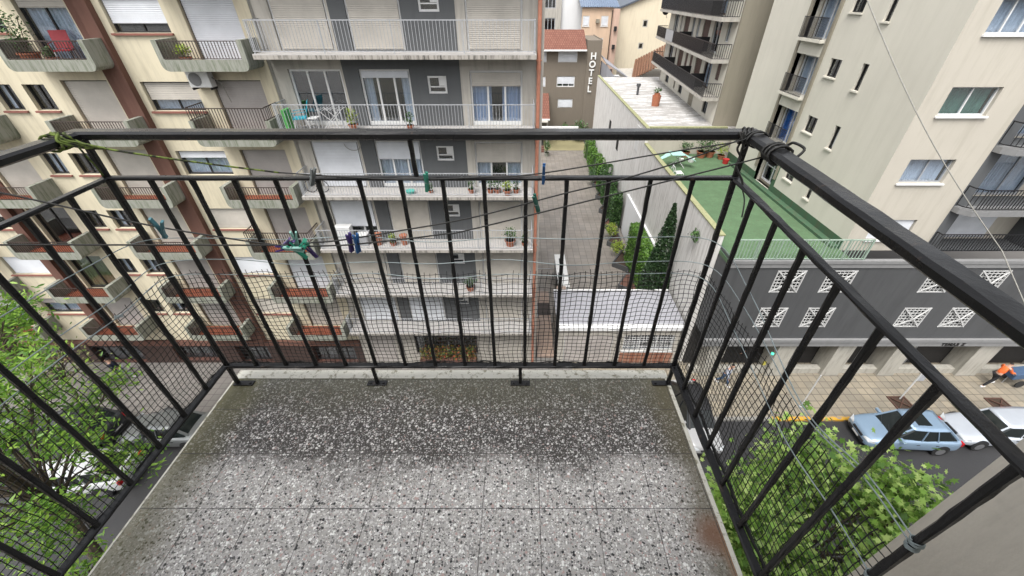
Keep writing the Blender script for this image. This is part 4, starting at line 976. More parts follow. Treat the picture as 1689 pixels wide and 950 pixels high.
for k in range(0, 4):
    z = bz(k)
    o = MB(FB).box(.1, 21.4, -1.25, -.002, z - .22, z).build('balcony', M['lightwall'], bb_)
    rb = MB(FB)
    bars(rb, .14, 3.0, -1.2, z + .05, z + 1.0, .15, .03, .05); barsd(rb, .16, -1.2, -.05, z + .05, z + 1.0, .15, .03, .05); barsd(rb, 21.34, -1.2, -.05, z + .05, z + 1.0, .2, .03, .05)
    bars(rb, 3.0, 21.3, -1.2, z + .05, z + 1.0, .11, .045, .05)
    rb.build('railing', M['bar_black'] if k < 3 else M['bar_grey'], o)
    if k in (1, 3):
        a = 13.2 if k == 1 else 3.2
        MB(FB).box(a, a + (3.2 if k == 1 else 5.8), -1.27, -1.235, z + .02, z + .98).build('cloth_screen', M['bar_grey'], o)
    for u in (4.6, 9.0, 15.5) if k != 1 else (5.6, 11.3):
        MB(FB).box(u, u + .06, -1.15, -.01, z + .02, z + 1.05).build('divider', M['bar_black'], o)
dish = thing('satellite_dish', (16.2, 54.0, -1.9), 'dark satellite dish on the far corner of the black railed block', 'satellite dish')
mb = MB(); c = Vector((15.9, 53.6, -1.4)); ring = []
for q in range(5):
    rr = .5 * q / 4; i = len(mb.v)
    mb.v += [tuple(c + Vector((rr * math.cos(t) * .8, -.25 * (1 - (q / 4) ** 2) * -1 - .1 * math.sin(t) * rr, rr * math.sin(t)))) for t in [j * 6.2832 / 16 for j in range(16)]]; ring.append(i)
for A_, B_ in zip(ring, ring[1:]): mb.f += [(A_ + j, A_ + (j + 1) % 16, B_ + (j + 1) % 16, B_ + j) for j in range(16)]
mb.build('dish', M['podium'], dish); MB().tube([(16.3, 54.2, -2.2), (16.05, 53.9, -1.5), (15.6, 53.0, -1.4)], .03, 5).build('arm', M['bar_grey'], dish)

# ================================================================== BEIGE TOWER ON THE GREY ARCADE
tw = thing('apartment_building', (20, 17, G), 'beige tower over a slate grey podium with white latticed windows and a stone arcade', 'building')
XF = 15.6; FPX = FX(XF); FPY = FY(16.8)
T0 = -10.1
# passage-facing face
hx = []
for k in range(-1, 3):
    z = -3.4 - 2.7 * k
    hx.append((22.2, 23.05, z, z + .8)); hx.append((20.35, 20.75, z - .25, z + .85))
rec = (23.9, 26.1, T0 + .01, 5)
mb = MB(FPX); holed_wall(mb, 16.8, 30.4, T0, 6, hx + [rec], .25)
mb.poly([(23.9, 0, T0), (23.9, .45, T0), (23.9, .45, 5), (23.9, 0, 5)]).poly([(26.1, 0, T0), (26.1, .45, T0), (26.1, .45, 5), (26.1, 0, 5)])
mb.poly([(30.4, 0, T0), (30.4, 12, T0), (30.4, 12, 6), (30.4, 0, 6)]); mb.build('wall', M['offwhite'], tw)
for h in hx: window(tw, FPX, *h, rec=.16, fmat='darkframe', fw=.04, sill='offwhite', panes=2 if h[1] - h[0] > .5 else 1, curtain='curtain_w' if random.random() < .3 else None)
hb = [(24.0, 26.0, z, z + 1.95) for z in (-9.95, -7.75 + .35, -4.7, -2.0, .7)]
mb = MB(lambda u, d, z: (XF + .45 + d, u, z)); holed_wall(mb, 23.9, 26.1, T0, 5, hb, .05); mb.build('recess_wall', M['taupe'], tw)
FPR = FX(XF + .45)
for i, h in enumerate(hb): window(tw, FPR, *h, rec=.06, fmat='whitepaint', fw=.05, panes=2, transom=.5 if i == 0 else None, door=True, curtain=[None, 'curtain_blue', 'curtain_w', 'curtain_w', None][i])
for z in (-7.45, -4.75, -2.05, .65):
    o = MB(FPX).box(23.92, 26.08, -.35, .44, z, z + .12).box(23.92, 26.08, -.05, .40, z - .62, z - .001).build('balcony', M['offwhite'], tw)
    rb = MB(FPX); bars(rb, 23.95, 26.05, -.3, z + .16, z + 1.1, .09, .02, .035); rb.build('railing', M['bar_black'], o)
for y0, y1 in ((23.70, 23.89), (26.11, 26.30)): MB(FPX).box(y0, y1, -.10, -.002, T0 + .9, 5).build('recess_frame', M['taupe'], tw)
MB(FPX).box(16.9, 23.65, -.03, -.003, T0 + .011, T0 + .5).box(23.66, 24.0, -.04, -.004, T0 + .011, T0 + 2.3).box(26.02, 30.3, -.03, -.003, T0 + .011, T0 + .55).build('green_dado', M['greenpaint'], tw)
# street-facing face
hy = [(16.45, 18.4, z, z + 1.04) for z in (-1.16, -3.9, -6.68, -9.5)]
mb = MB(FPY); holed_wall(mb, XF, 19.6, T0, 6, hy, .22); mb.build('wall', M['beige'], tw)
for i, h in enumerate(hy): window(tw, FPY, *h, rec=.18, fmat='whitepaint' if i != 2 else 'bar_grey', fw=.045, panes=[3, 2, 2, 2][i], curtain=['curtain_w', 'blind_green', 'curtain_w', None][i], shut=1 if i == 3 else 0, smat='shutter_w', sill='white')
# grey loggia part
GX = 19.6
mb = MB(FPY); lg = []
for k in range(-1, 3):
    z = -7.78 + 2.7 * (1 - k) - 2.7
    lg.append(z)
lg = [-10.05, -7.75, -5.05, -2.35, .35]
holes = []
for z in lg:
    top = z + 2.35 if z > -9 else z + 2.1
    holes += [(20.15, 24.6, z + .001, top), (24.9, 29.5, z + .001, top), (29.8, 34.5, z + .001, top)]
holed_wall(mb, GX, 36, T0, 6, holes, 1.1); mb.build('grey_panel', M['greyband'], tw)
FPZ = FY(17.9)
for i, z in enumerate(lg):
    top = z + 2.35 if z > -9 else z + 2.1
    for j, x in enumerate((20.15, 24.9, 29.8)):
        dd = (x + .25, x + 3.3, z + .06, top - .12)
        m2 = MB(FPZ); holed_wall(m2, x, x + 4.7, z, top, [dd], .03); m2.build('recess_wall', M['beige'], tw)
        window(tw, FPZ, *dd, rec=.05, fmat='bar_grey', fw=.05, panes=3, door=True, shut=[.95, 0, 0, .4, 0][i] if j != 1 else .3, smat='shutter_w', curtain='curtain_w')
    for x0, x1 in ((19.62, 24.72), (24.78, 29.65), (29.72, 34.8)):
        if z < -9: 
            rb = MB(FPY); bars(rb, x0 + .05, x1 - .05, -.3, z + .1, z + 1.0, .14, .022, .04); barsd(rb, x0 + .06, -.3, -.01, z + .1, z + 1.0, .14, .022, .04); rb.build('railing', M['bar_black'], tw); continue
        ch = MB(FPY); pts = [(x0, -.002), (x0 + .03, -.28), (x0 + .35, -.62), (x1, -.62), (x1, -.002)]
        ch.prism([(p[0], p[1], z - .25) for p in pts], (0, 0, .25)); o = ch.build('balcony', M['podtrim'], tw)
        rb = MB(FPY); bars(rb, x0 + .38, x1 - .03, -.57, z + .08, z + .98, .14, .024, .04)
        p0, p1 = (x0 + .06, -.26), (x0 + .38, -.57)
        for zz in (z + .1, z + .96): rb.bar((p0[0], p0[1], zz), (p1[0], p1[1], zz), .03, .04)
        for q in range(1, 3): rb.box(p0[0] + .107 * q - .01, p0[0] + .107 * q + .012, p0[1] - .103 * q - .01, p0[1] - .103 * q + .01, z + .1, z + .95)
        barsd(rb, x0 + .06, -.26, -.01, z + .08, z + .98, .13, .024, .04)
        rb.build('railing', M['bar_black'], o)
MB().box(XF + 1.6, 36, 19.3, 30.3, T0, 5.95).build('core', M['gloom_backing'], tw)
MB().box(XF, 36, 16.8, 31, 5.96, 6.1).build('roof', M['podtrim'], tw)
# podium
PYF = 15.6; FP_ = FY(PYF)
wl = []
for x in (12.75, 15.15, 20.0, 22.4, 27.3, 29.7):
    for z0, z1 in ((-11.76, -10.48), (-14.02, -12.74)): wl.append((x - .68, x + .68, z0, z1))
mb = MB(FP_); holed_wall(mb, 9.76, 36, -14.9, -9.95, wl, .16)
mb.poly([(9.76, 0, -14.9), (9.76, 2, -14.9), (9.76, 2, -9.95), (9.76, 0, -9.95)]).poly([(9.76, 0, -14.9), (36, 0, -14.9), (36, 1.5, -14.9), (9.76, 1.5, -14.9)]); mb.build('podium', M['podium'], tw)
for h in wl:
    a, b_, c, d = h; fr = MB(FP_); t = .05
    fr.box(a, a + t, -.02, .05, c, d).box(b_ - t, b_, -.02, .05, c, d).box(a + t, b_ - t, -.02, .05, d - t, d).box(a + t, b_ - t, -.02, .05, c, c + t)
    w = fr.build('window', M['lattice'], tw)
    l = MB(FP_); n = 7
    for q in range(1, n):
        x = a + (b_ - a) * q / n; z = c + (d - c) * q / n
        l.box(x - .017, x + .017, .0, .03, c + t, d - t); l.box(a + t, b_ - t, .004, .034, z - .017, z + .017)
    for (x0, z0, x1, z1) in ((a, c, (a + b_) / 2, (c + d) / 2), (b_, c, (a + b_) / 2, (c + d) / 2), (a, d, (a + b_) / 2, (c + d) / 2), (b_, d, (a + b_) / 2, (c + d) / 2)):
        l.bar((x0, 0 + .0, z0), (x1, -.14, z1), .05, .05)
    l.build('lattice', M['lattice'], w)
    MB(FP_).box(a, b_, .15, .17, c, d).build('pane', M['carglass'], w)
MB(FP_).box(9.74, 36, -.10, -.003, -10.06, -9.9).box(9.74, 36, -.06, -.002, -10.3, -10.061).build('cornice', M['podtrim'], tw)
MB(FP_).box(9.74, 36, -.16, -.003, -15.02, -14.84).box(9.74, 36, -.10, .25, -15.35, -15.021).build('fascia', M['podtrim'], tw)
def lettering(txt, size, loc, parent, mat, rx=90):
    cu = bpy.data.curves.new('lettering', 'FONT'); cu.body = txt; cu.size = size; cu.extrude = .012; cu.offset = .008; cu.space_character = 1.25
    tmp = bpy.data.objects.new('tmp', cu); COL.objects.link(tmp); dg = bpy.context.evaluated_depsgraph_get()
    me = bpy.data.meshes.new_from_object(tmp.evaluated_get(dg)); bpy.data.objects.remove(tmp); me.materials.clear(); me.materials.append(M[mat])
    o = bpy.data.objects.new('lettering', me); COL.objects.link(o); o.parent = parent; o.rotation_euler = (R(rx), 0, 0); o.location = Vector(loc) - W[parent.name]; return o
lettering('TEMAR Z', .26, (22.6, PYF - .115, -15.29), tw, 'darkletter')
for (a, b_) in ((10.4, 11.3), (14.2, 15.15), (17.45, 18.45), (20.75, 21.7), (25.3, 26.5), (30.2, 31.3)):
    MB().box(a, b_, 15.75, 16.75, G, -15.352).build('column', M['stone'], tw, bevel=.02)
MB().box(9.76, 36, 15.95, 16.3, G, -17.62).build('plinth', M['stone'], tw)
mb = MB(FY(16.78)); mb.box(9.76, 36, 0, .2, G, -15.0); mb.build('arcade_wall', M['gloom_backing'], tw)  # the arcade's deep shade is put into this wall's near-black colour
MB(FY(16.7)).box(12, 35, 0, .05, -16.3, -16.22).box(18.7, 18.8, 0, .05, G, -15.4).box(23, 23.1, 0, .05, G, -15.4).box(28, 28.1, 0, .05, G, -15.4).build('shop_front', M['podtrim'], tw)
# terrace
MB().box(WX + .225, XF - .002, 15.9, 31.44, T0 - .2, T0).build('terrace_floor', M['turf'], tw)
MB().box(WX + .225, 36, 15.605, 15.9, -10.3, T0 + .08).build('terrace_kerb', M['podtrim'], tw)
rb = MB(FY(15.75)); bars(rb, 9.75, XF + .35, 0, T0 + .16, T0 + 1.2, .155, .028, .05)
for q in range(7): rb.box(9.75 + q * 1.02, 9.79 + q * 1.02, -.03, .03, T0, T0 + 1.2)
rb.build('terrace_railing', M['greenrail'], tw)
MB().box(9.73, 10.0, 16.0, 31.4, T0, T0 + .001).build('gutter_strip', M['greenpaint'], tw)
MB().box(15.2, 15.56, 17.0, 29, T0, T0 + .14).build('planter_ledge', M['greenpaint'], tw)
t = thing('wall_lamp', (15.5, 18.6, -8.0), 'small round bulkhead lamp on the beige tower wall above the terrace', 'lamp')
MB().disc((15.52, 18.6, -8.0), .13, (1, 0, 0), .1, 12).build('housing', M['bar_black'], t); MB().disc((15.44, 18.6, -8.0), .10, (1, 0, 0), .06, 12).build('lens', M['lamp'], t)

# things on the terrace
def potplant(x, y, z, r, h, label, mat='leaf_dark', pm='claypot', grp='potted plants on the green terrace', n=260):
    return bush('potted_plant', (x, y, z), r, h, n, mat, label, .14, pot=(r * .55, r * .7, pm), group=grp)
potplant(12.55, 30.8, T0, .55, .8, 'small potted shrub at the back of the green terrace, right behind the drying rack')
potplant(13.7, 30.6, T0, .65, 1.2, 'tallest dark potted shrub of the row at the back of the green terrace')
potplant(14.4, 30.7, T0, .6, 1.0, 'bushy potted shrub between the tall shrub and the red-potted one on the terrace')
potplant(15.05, 30.2, T0, .45, .9, 'potted plant with yellowing leaves in the far corner of the green terrace', 'leaf_lime', n=200)
single(MB().tube([(15.0, 29.2, T0), (15.0, 29.2, T0 + .35)], .18, 10, taper=.24), 'bucket', flat('red_plastic', (.5, .03, .03), .5), 'red bucket by the corner plant on the green terrace', 'bucket')
single(MB().tube([(12.6, 29.6, T0), (12.6, 29.6, T0 + .3)], .2, 10, taper=.25), 'bucket', M['whitepaint'], 'larger white bucket in front of the terrace shrubs', 'bucket')
single(MB().tube([(11.9, 29.7, T0), (11.9, 29.7, T0 + .22)], .13, 10, taper=.17), 'bucket', M['whitepaint'], 'smaller white bucket beside the drying rack', 'bucket')
t = thing('drying_rack', (11.2, 28.6, T0), 'folding drying rack with pale aqua wings on the green terrace', 'drying rack')
mb = MB()
for sx in (-1, 1):
    mb.tube([(11.2 + sx * .45, 28.2, T0), (11.2 - sx * .35, 28.9, T0 + .95)], .02, 5); mb.tube([(11.2 + sx * .45, 28.9, T0), (11.2 - sx * .35, 28.2, T0 + .95)], .02, 5)
mb.build('legs', M['bar_white'], t)
wg = MB(); wg.prism([(10.6, 28.1, T0 + .93), (11.5, 28.1, T0 + .93), (11.5, 29.1, T0 + .93), (10.6, 29.1, T0 + .93)], (0, 0, .03)).prism([(11.55, 28.2, T0 + .9), (12.3, 28.0, T0 + .55), (12.3, 28.6, T0 + .55), (11.55, 28.8, T0 + .9)], (0, 0, .03)).prism([(10.55, 28.3, T0 + .9), (9.95, 28.3, T0 + .6), (9.95, 28.7, T0 + .6), (10.55, 28.9, T0 + .9)], (0, 0, .03))
wg.build('wing', flat('aqua_cloth', (.40, .66, .60), .7), t)
t = thing('garden_chair', (10.45, 26.2, T0), 'white tube garden frame lying near the coping of the green terrace', 'chair')
mb = MB()
for dy in (0, .5): mb.tube([(10.2, 26 + dy, T0), (10.35, 26.05 + dy, T0 + .4), (10.8, 26.05 + dy, T0 + .42), (10.9, 26 + dy, T0)], .025, 5); mb.tube([(10.35, 26.05 + dy, T0 + .4), (10.15, 26.05 + dy, T0 + .85)], .025, 5)
mb.tube([(10.15, 26.05, T0 + .85), (10.15, 26.55, T0 + .85)], .025, 5).box(10.35, 10.8, 26.08, 26.5, T0 + .41, T0 + .43); mb.build('frame', M['whitepaint'], t)

# ================================================================== BALCONY THINGS OPPOSITE
ac = thing('air_conditioner', (-11.95, 16.6, -2.8), 'white air conditioner unit bolted under the topmost boxy balcony of the cream building', 'air conditioner')
MB().box(-12.35, -11.55, 16.42, 16.72, -2.82, -2.26).build('casing', M['whitepaint'], ac, bevel=.02)
MB().disc((-12.07, 16.412, -2.54), .22, (0, 1, 0), .02, 24).build('fan_guard', M['podtrim'], ac)
MB().box(-12.3, -12.27, 16.4, 16.79, -2.9, -2.825).box(-11.63, -11.6, 16.4, 16.79, -2.9, -2.825).build('bracket', M['darkframe'], ac)
MB().tube([(-11.55, 16.6, -2.5), (-11.35, 16.7, -2.7), (-11.3, 16.77, -3.4)], .02, 5).build('hose', M['bluewire'], ac)
BP = 'potted plants on the balconies across the street'
def bplant(x, k, label, r=.22, h=.5, mat='leaf_dark', cen_=True, y=16.2, n=150, pm='claypot'):
    z = (zs(k + 1) + .013) if cen_ else (-2.2 - FP * k + .171)
    return bush('potted_plant', (x, y, z), r, h, n, mat, label, .1, pot=(r * .7, r * .9, pm), group=BP)
bplant(-17.3, 0, 'tall leafy oleander on the top left boxy balcony', .42, 1.3, cen_=False, y=16.15, n=380)
bplant(-16.6, 0, 'low plant in a clay bowl by the red chair on the top left boxy balcony', .25, .35, cen_=False)
bplant(-11.9, 0, 'small bushy plant on the boxy balcony above the air conditioner', .26, .45, cen_=False, mat='leaf_lime')
bplant(-6.55, 0, 'dense fern on the long balcony between the two glazed doors of the upper storey', .24, .6, mat='leaf_lime')
bplant(-4.35, 0, 'small plant by the open balcony door with the white curtain', .2, .5)
for i, (x, lab) in enumerate(((-2.15, 'dark plant left of the two clay pots, by the curtained doors one storey down'), (-1.35, 'red flowering clay pot plant by the curtained doors one storey down'), (-1.05, 'clay pot plant right next to the red flowering one'), (-.25, 'leafy clay pot plant nearest the drainpipe, by the curtained doors one storey down'))):
    bplant(x, 1, lab, .2, .55, n=110)
bplant(-3.9, 1, 'tiny clay pot plant near the aqua bowl on the long balcony', .12, .3, n=60)
bplant(-.62, 1, 'pale green plant at the rail edge below the curtained doors', .24, .4, mat='leaf_lime', y=16.0)
bplant(-.55, 2, 'round bushy plant at the drainpipe end of the third long balcony', .34, .65, n=240)
bplant(.12, 2, 'small plant in a red pot squeezed beside the drainpipe', .2, .4, n=110)
bplant(-6.0, 2, 'yellow green plant standing among the boxes on the third long balcony', .2, .45, mat='leaf_lime')
bplant(-2.6, 3, 'low dark plant behind the net on the fourth long balcony', .3, .5)
single(MB().tube([(-4.75, 16.1, zs(2) + .013), (-4.75, 16.1, zs(2) + .16)], .14, 14, taper=.2), 'bowl', flat('aqua_plastic', (.1, .5, .42), .4), 'aqua plastic bowl on the floor of the second long balcony', 'bowl')
def chair(x, y, z, mat, label, rz=0):
    t = thing('garden_chair', (x, y, z), label, 'chair', rz=rz); W[t.name] = Vector((0, 0, 0))
    MB().box(-.24, .24, -.24, .22, .40, .44).build('seat', mat, t); MB().prism([(-.24, .20, .46), (.24, .20, .46), (.24, .38, 1.0), (-.24, .38, 1.0)], (0, .03, 0)).build('backrest', mat, t)
    for sx in (-1, 1):
        for sy in (-1, 1): MB().tube([(sx * .22, sy * .21, .4), (sx * .25, sy * .26, 0)], .016, 5).build('leg', M['bar_white'], t)
        MB().tube([(sx * .26, -.22, .44), (sx * .26, -.22, .64), (sx * .26, .24, .66)], .015, 5).build('armrest', mat, t)
    return t
chair(-8.55, 16.3, zs(1) + .013, flat('turquoise_sling', (.03, .38, .50), .5), 'turquoise garden chair on the upper long balcony in front of the glazed door', R(-70))
chair(-16.3, 16.45, -2.2 + .171, flat('dark_red_sling', (.30, .02, .03), .6), 'dark red folding chair on the top left boxy balcony', R(30))
single(MB().box(-9.1, -8.95, 16.0, 16.5, zs(1) + .013, zs(1) + .75), 'folded_chair', flat('green_sling', (.10, .40, .10), .6), 'folded green chair leaning at the end of the upper long balcony', 'chair')
t = thing('drying_rack', (-7.3, 16.3, zs(1) + .013), 'white wire drying rack standing on the upper long balcony', 'drying rack'); mb = MB(); z = zs(1) + .013
for sx in (-1, 1):
    for y in (16.05, 16.55): mb.tube([(-7.3 - sx * .4, y, z), (-7.3 + sx * .4, y, z + .75)], .014, 5)
for q in range(8): mb.tube([(-7.75 + q * .13, 16.0, z + .75), (-7.75 + q * .13, 16.6, z + .75)], .01, 4)
mb.build('frame', M['bar_white'], t)
t = thing('side_table', (-8.0, 16.25, z), 'small white slatted table beside the turquoise chair', 'table')
MB().box(-8.2, -7.85, 16.05, 16.45, z + .42, z + .45).build('tabletop', M['whitepaint'], t)
for sx in (-1, 1): MB().tube([(-8.02 + sx * .14, 16.1, z + .42), (-8.02 + sx * .16, 16.1, z)], .012, 4).tube([(-8.02 + sx * .14, 16.4, z + .42), (-8.02 + sx * .16, 16.4, z)], .012, 4).build('leg', M['whitepaint'], t)
z = zs(3) + .013
for i, (x, w_, h_, c, lab) in enumerate(((-8.2, .7, .9, 'whitepaint', 'white cupboard standing at the left end of the third long balcony'), (-7.4, .5, .5, 'bar_grey', 'grey storage crate next to the white balcony cupboard'), (-6.7, .4, .55, 'claypot', 'clay coloured tub beside the grey crate on the third long balcony'), (-5.5, .35, .5, 'claypot', 'small clay coloured tub under the yellow green plant'))):
    t = thing('storage_box' if i < 2 else 'tub', (x, 16.3, z), lab, 'box' if i < 2 else 'tub')
    if i < 2: MB().box(x - w_ / 2, x + w_ / 2, 16.15, 16.55, z, z + h_).build('body', M[c], t, bevel=.02); MB().box(x - w_ / 2 - .01, x + w_ / 2 + .01, 16.14, 16.56, z + h_ + .001, z + h_ + .04).build('lid', M['whitepaint'], t)
    else: MB().tube([(x, 16.3, z), (x, 16.3, z + h_)], w_ * .35, 12, taper=w_ * .5).build('body', M[c], t); MB().tube([(x, 16.3, z + h_ - .04), (x, 16.3, z + h_ + .002)], w_ * .53, 12).build('rim', M[c], t)
t = thing('bicycle', (-8.7, 16.25, zs(2) + .013), 'small grey bicycle parked at the left end of the second long balcony', 'bicycle'); z = zs(2) + .013
for x in (-9.0, -8.5):
    mb = MB(); mb.tube([(x + .26 * math.cos(a), 16.25, z + .27 + .26 * math.sin(a)) for a in [q * 6.2832 / 20 for q in range(21)]], .018, 5); wv = mb.build('wheel', M['rubber'], t)
    mb = MB(); [mb.tube([(x, 16.25, z + .27), (x + .25 * math.cos(a), 16.25, z + .27 + .25 * math.sin(a))], .004, 3) for a in [q * 6.2832 / 10 for q in range(10)]]; mb.build('spokes', M['bar_grey'], wv)
MB().tube([(-9.0, 16.25, z + .27), (-8.9, 16.25, z + .68), (-8.6, 16.25, z + .62), (-8.72, 16.25, z + .27), (-8.5, 16.25, z + .27), (-8.6, 16.25, z + .62)], .015, 5).build('frame', M['podtrim'], t)
MB().tube([(-8.92, 16.1, z + .76), (-8.9, 16.25, z + .72), (-8.92, 16.4, z + .76)], .012, 5).build('handlebar', M['bar_black'], t); MB().box(-8.68, -8.5, 16.2, 16.3, z + .68, z + .72).build('saddle', M['rubber'], t)
# window box plants at street level
rnd = random.Random(33)
t = thing('window_garden', (-4.4, 16.5, -17.2), 'row of red and green leafy plants in a box under the dark street level window', 'plants')
MB().box(-6.0, -2.7, 16.35, 16.7, G, -17.3).build('trough', M['brown'], t)
mb = MB(); leaves(mb, [(rnd.uniform(-5.9, -2.7), rnd.uniform(16.3, 16.7), -17.3 + rnd.uniform(0, .9)) for _ in range(1300)], .14, 'quad', 1.3, rnd); mb.build('foliage', leafmat('mixed_leaf', (.08, .14, .03), (.20, .22, .05), (.45, .10, .06)), t)
t = thing('grille', (-4.4, 16.6, -16), 'dark iron grille fixed in front of the street level window', 'grille'); mb = MB(FY(16.72))
for q in range(24): mb.box(-6.2 + q * .155, -6.18 + q * .155, 0, .02, -17.2, -15.1)
mb.build('bars', M['bar_black'], t)

# ================================================================== CARS (front towards local -x)
def car(loc, rz, paint, L, Wd, Ht, kind, label, sunroof=False, roofmat=None):
    t = thing('parked_car', loc, label, 'car', 'cars parked along the street', rz=rz); W[t.name] = Vector((0, 0, 0)); hw = Wd / 2
    wagon, sedan = kind == 'wagon', kind == 'sedan'
    xs = [-.5, -.485, -.44, -.36, -.25, -.10, .08, .25, .38, .46, .49, .5]
    if sedan: top = [.50, .66, .76, .84, .92, .97, .98, .98, .98, .95, .86, .60]
    elif wagon: top = [.50, .66, .75, .83, .90, .96, .97, .97, .97, .95, .90, .62]
    else: top = [.52, .70, .82, .91, .99, 1.02, 1.03, 1.03, 1.02, 1.0, .93, .62]
    wd = [.72, .86, .95, .985, 1, 1, 1, 1, .985, .94, .88, .78]
    mb = MB(); rings = []
    for x, h, w in zip(xs, top, wd):
        w *= hw; lo = .26 if abs(x) < .47 else .32
        prof = [(0, h), (w * .6, h - .01), (w * .88, h - .05), (w * .985, h - .16 if h > .7 else h - .1), (w, .55 if h > .6 else .44), (w * .985, .38), (w * .93, lo), (w * .5, lo - .02)]
        ring = [(x * L, y, z) for y, z in prof] + [(x * L, -y, z) for y, z in prof[:0:-1]]
        i = len(mb.v); mb.v += ring; rings.append(i); n = len(ring)
    for A_, B_ in zip(rings, rings[1:]): mb.f += [(A_ + j, A_ + (j + 1) % n, B_ + (j + 1) % n, B_ + j) for j in range(n)]
    mb.f += [tuple(rings[0] + j for j in range(n - 1, -1, -1)), tuple(rings[-1] + j for j in range(n))]
    body = mb.build('body', paint, t, loc=(0, 0, 0), smooth=True, sub=2)
    # glasshouse
    if sedan: b0, b1, r0, r1 = -.24, .34, -.08, .17
    elif wagon: b0, b1, r0, r1 = -.24, .475, -.09, .43
    else: b0, b1, r0, r1 = -.27, .45, -.09, .29
    zb = (.93 if not sedan else .93) + (.05 if kind == 'hatch' else 0); wb, wr = hw * .90, hw * .72; zr = Ht
    def P(fx, z_): # outline at level z_: t 0 belt, 1 roof
        return None
    xb0, xb1, xr0, xr1 = b0 * L, b1 * L, r0 * L, r1 * L
    bel = [(xb0, wb * .80), (xb0 + .16, wb * .93), ((xb0 + xb1) / 2, wb), (xb1 - .12, wb * .92), (xb1, wb * .78)]
    rof = [(xr0, wr * .86), (xr0 + .12, wr * .95), ((xr0 + xr1) / 2, wr), (xr1 - .10, wr * .95), (xr1, wr * .86)]
    gm = MB(); full_b = bel + [(x, -y) for x, y in bel[::-1]]; full_r = rof + [(x, -y) for x, y in rof[::-1]]
    gm.v = [(x, y, zb - .06) for x, y in full_b] + [(x, y, zr - .035) for x, y in full_r]; m_ = len(full_b)
    gm.f = [(j, (j + 1) % m_, m_ + (j + 1) % m_, m_ + j) for j in range(m_)] + [tuple(m_ + j for j in range(m_))]
    gm.build('windows', M['carglass'], t, loc=(0, 0, 0))
    rm = MB(); rr = [(x * 1.0 + (.02 if x > (xr0 + xr1) / 2 else -.02), y * 1.03) for x, y in full_r]; cxr = (xr0 + xr1) / 2
    rm.v = [(x, y, zr - .045) for x, y in rr] + [(x, y, zr - .01) for x, y in rr] + [(cxr + (x - cxr) * .8, y * .7, zr + .015) for x, y in rr]
    for q in (0, m_): rm.f += [(q + j, q + (j + 1) % m_, q + m_ + (j + 1) % m_, q + m_ + j) for j in range(m_)]
    rm.f += [tuple(2 * m_ + j for j in range(m_)), tuple(range(m_ - 1, -1, -1))]
    roof = rm.build('roof', roofmat or paint, t, loc=(0, 0, 0), smooth=True)
    if sunroof: MB().box(xr0 + .35, xr0 + 1.0, -wr * .55, wr * .55, zr + .005, zr + .022).build('sunroof', M['carglass'], roof, loc=(0, 0, 0))
    pm_ = MB()
    for s in (1, -1):
        pb = [(x, s * y, zb - .05) for x, y in bel]; pr = [(x, s * y, zr - .03) for x, y in rof]
        pm_.bar(pb[0], pr[0], .07, .05); pm_.bar(pb[-1], pr[-1], .11, .07)
        for fr_, ww in ((.42, .05),) + (((.66, .05),) if kind != 'sedan' else ()):
            x0 = xb0 + (xb1 - xb0) * fr_; x1 = xr0 + (xr1 - xr0) * (fr_ * 1.15 - .1)
            pm_.bar((x0, s * wb * 1.0, zb - .03), (x1, s * wr * 1.01, zr - .03), .03, ww)
        pm_.bar((pb[0][0], pb[0][1], zb - .02), (bel[1][0], s * bel[1][1] * 1.01, zb - .02), .04, .04)
        pm_.bar((bel[1][0], s * bel[1][1] * 1.01, zb - .02), (bel[3][0], s * bel[3][1] * 1.01, zb - .02), .03, .03)
    pm_.build('pillars', roofmat or paint, t, loc=(0, 0, 0))
    wr_ = .31
    for fx in (-.315, .295):
        for s in (1, -1):
            MB().disc((fx * L, s * (hw - .075), wr_ + .05), wr_ + .065, (0, 1, 0), .16, 28).build('wheel_arch', M['plastic'], t, loc=(0, 0, 0))
            wl_ = MB().disc((fx * L, s * (hw - .08), wr_), wr_, (0, 1, 0), .19, 28).build('wheel', M['rubber'], t, loc=(0, 0, 0))
            MB().disc((fx * L, s * (hw + .018), wr_), .205, (0, 1, 0), .012, 24).build('rim', M['rim'], wl_, loc=(0, 0, 0))
    f = -.5 * L; r_ = .5 * L
    MB().box(f - .02, f + .10, -hw * .62, hw * .62, .28, .46).build('front_bumper', M['plastic'], t, loc=(0, 0, 0), bevel=.02)
    MB().box(f - .012, f + .12, -hw * .38, hw * .38, .53, .63).build('grille', M['plastic'], t, loc=(0, 0, 0), bevel=.015)
    MB().box(r_ - .10, r_ + .03, -hw * .68, hw * .68, .28, .44).build('rear_bumper', M['plastic'], t, loc=(0, 0, 0), bevel=.02)
    for s in (1, -1):
        MB().prism([(f + .015, s * hw * .45, .60), (f + .05, s * hw * .80, .58), (f + .28, s * hw * .955, .66), (f + .22, s * hw * .93, .755), (f + .05, s * hw * .50, .69)], (0, 0, .035)).build('headlight', M['lamp'], t, loc=(0, 0, 0), bevel=.01)
        MB().box(r_ - .10, r_ + .005, s * hw * .66 if s > 0 else -hw * .90, s * hw * .90 if s > 0 else -hw * .66, .66, .88).build('tail_light', M['redlight'], t, loc=(0, 0, 0), bevel=.015)
        MB().box(xb0 + .28, xb0 + .42, min(s * hw * .82, s * (hw + .15)), max(s * hw * .82, s * (hw + .15)), zb - .04, zb + .10).build('wing_mirror', paint, t, loc=(0, 0, 0), bevel=.03)
        for k, fx in enumerate((.36, .64)):
            x0 = xb0 + (xb1 - xb0) * fx; MB().box(x0 + .02, x0 + .16, s * hw - .008, s * hw + .018, .74, .765).build('door_handle', M['plastic'], t, loc=(0, 0, 0))
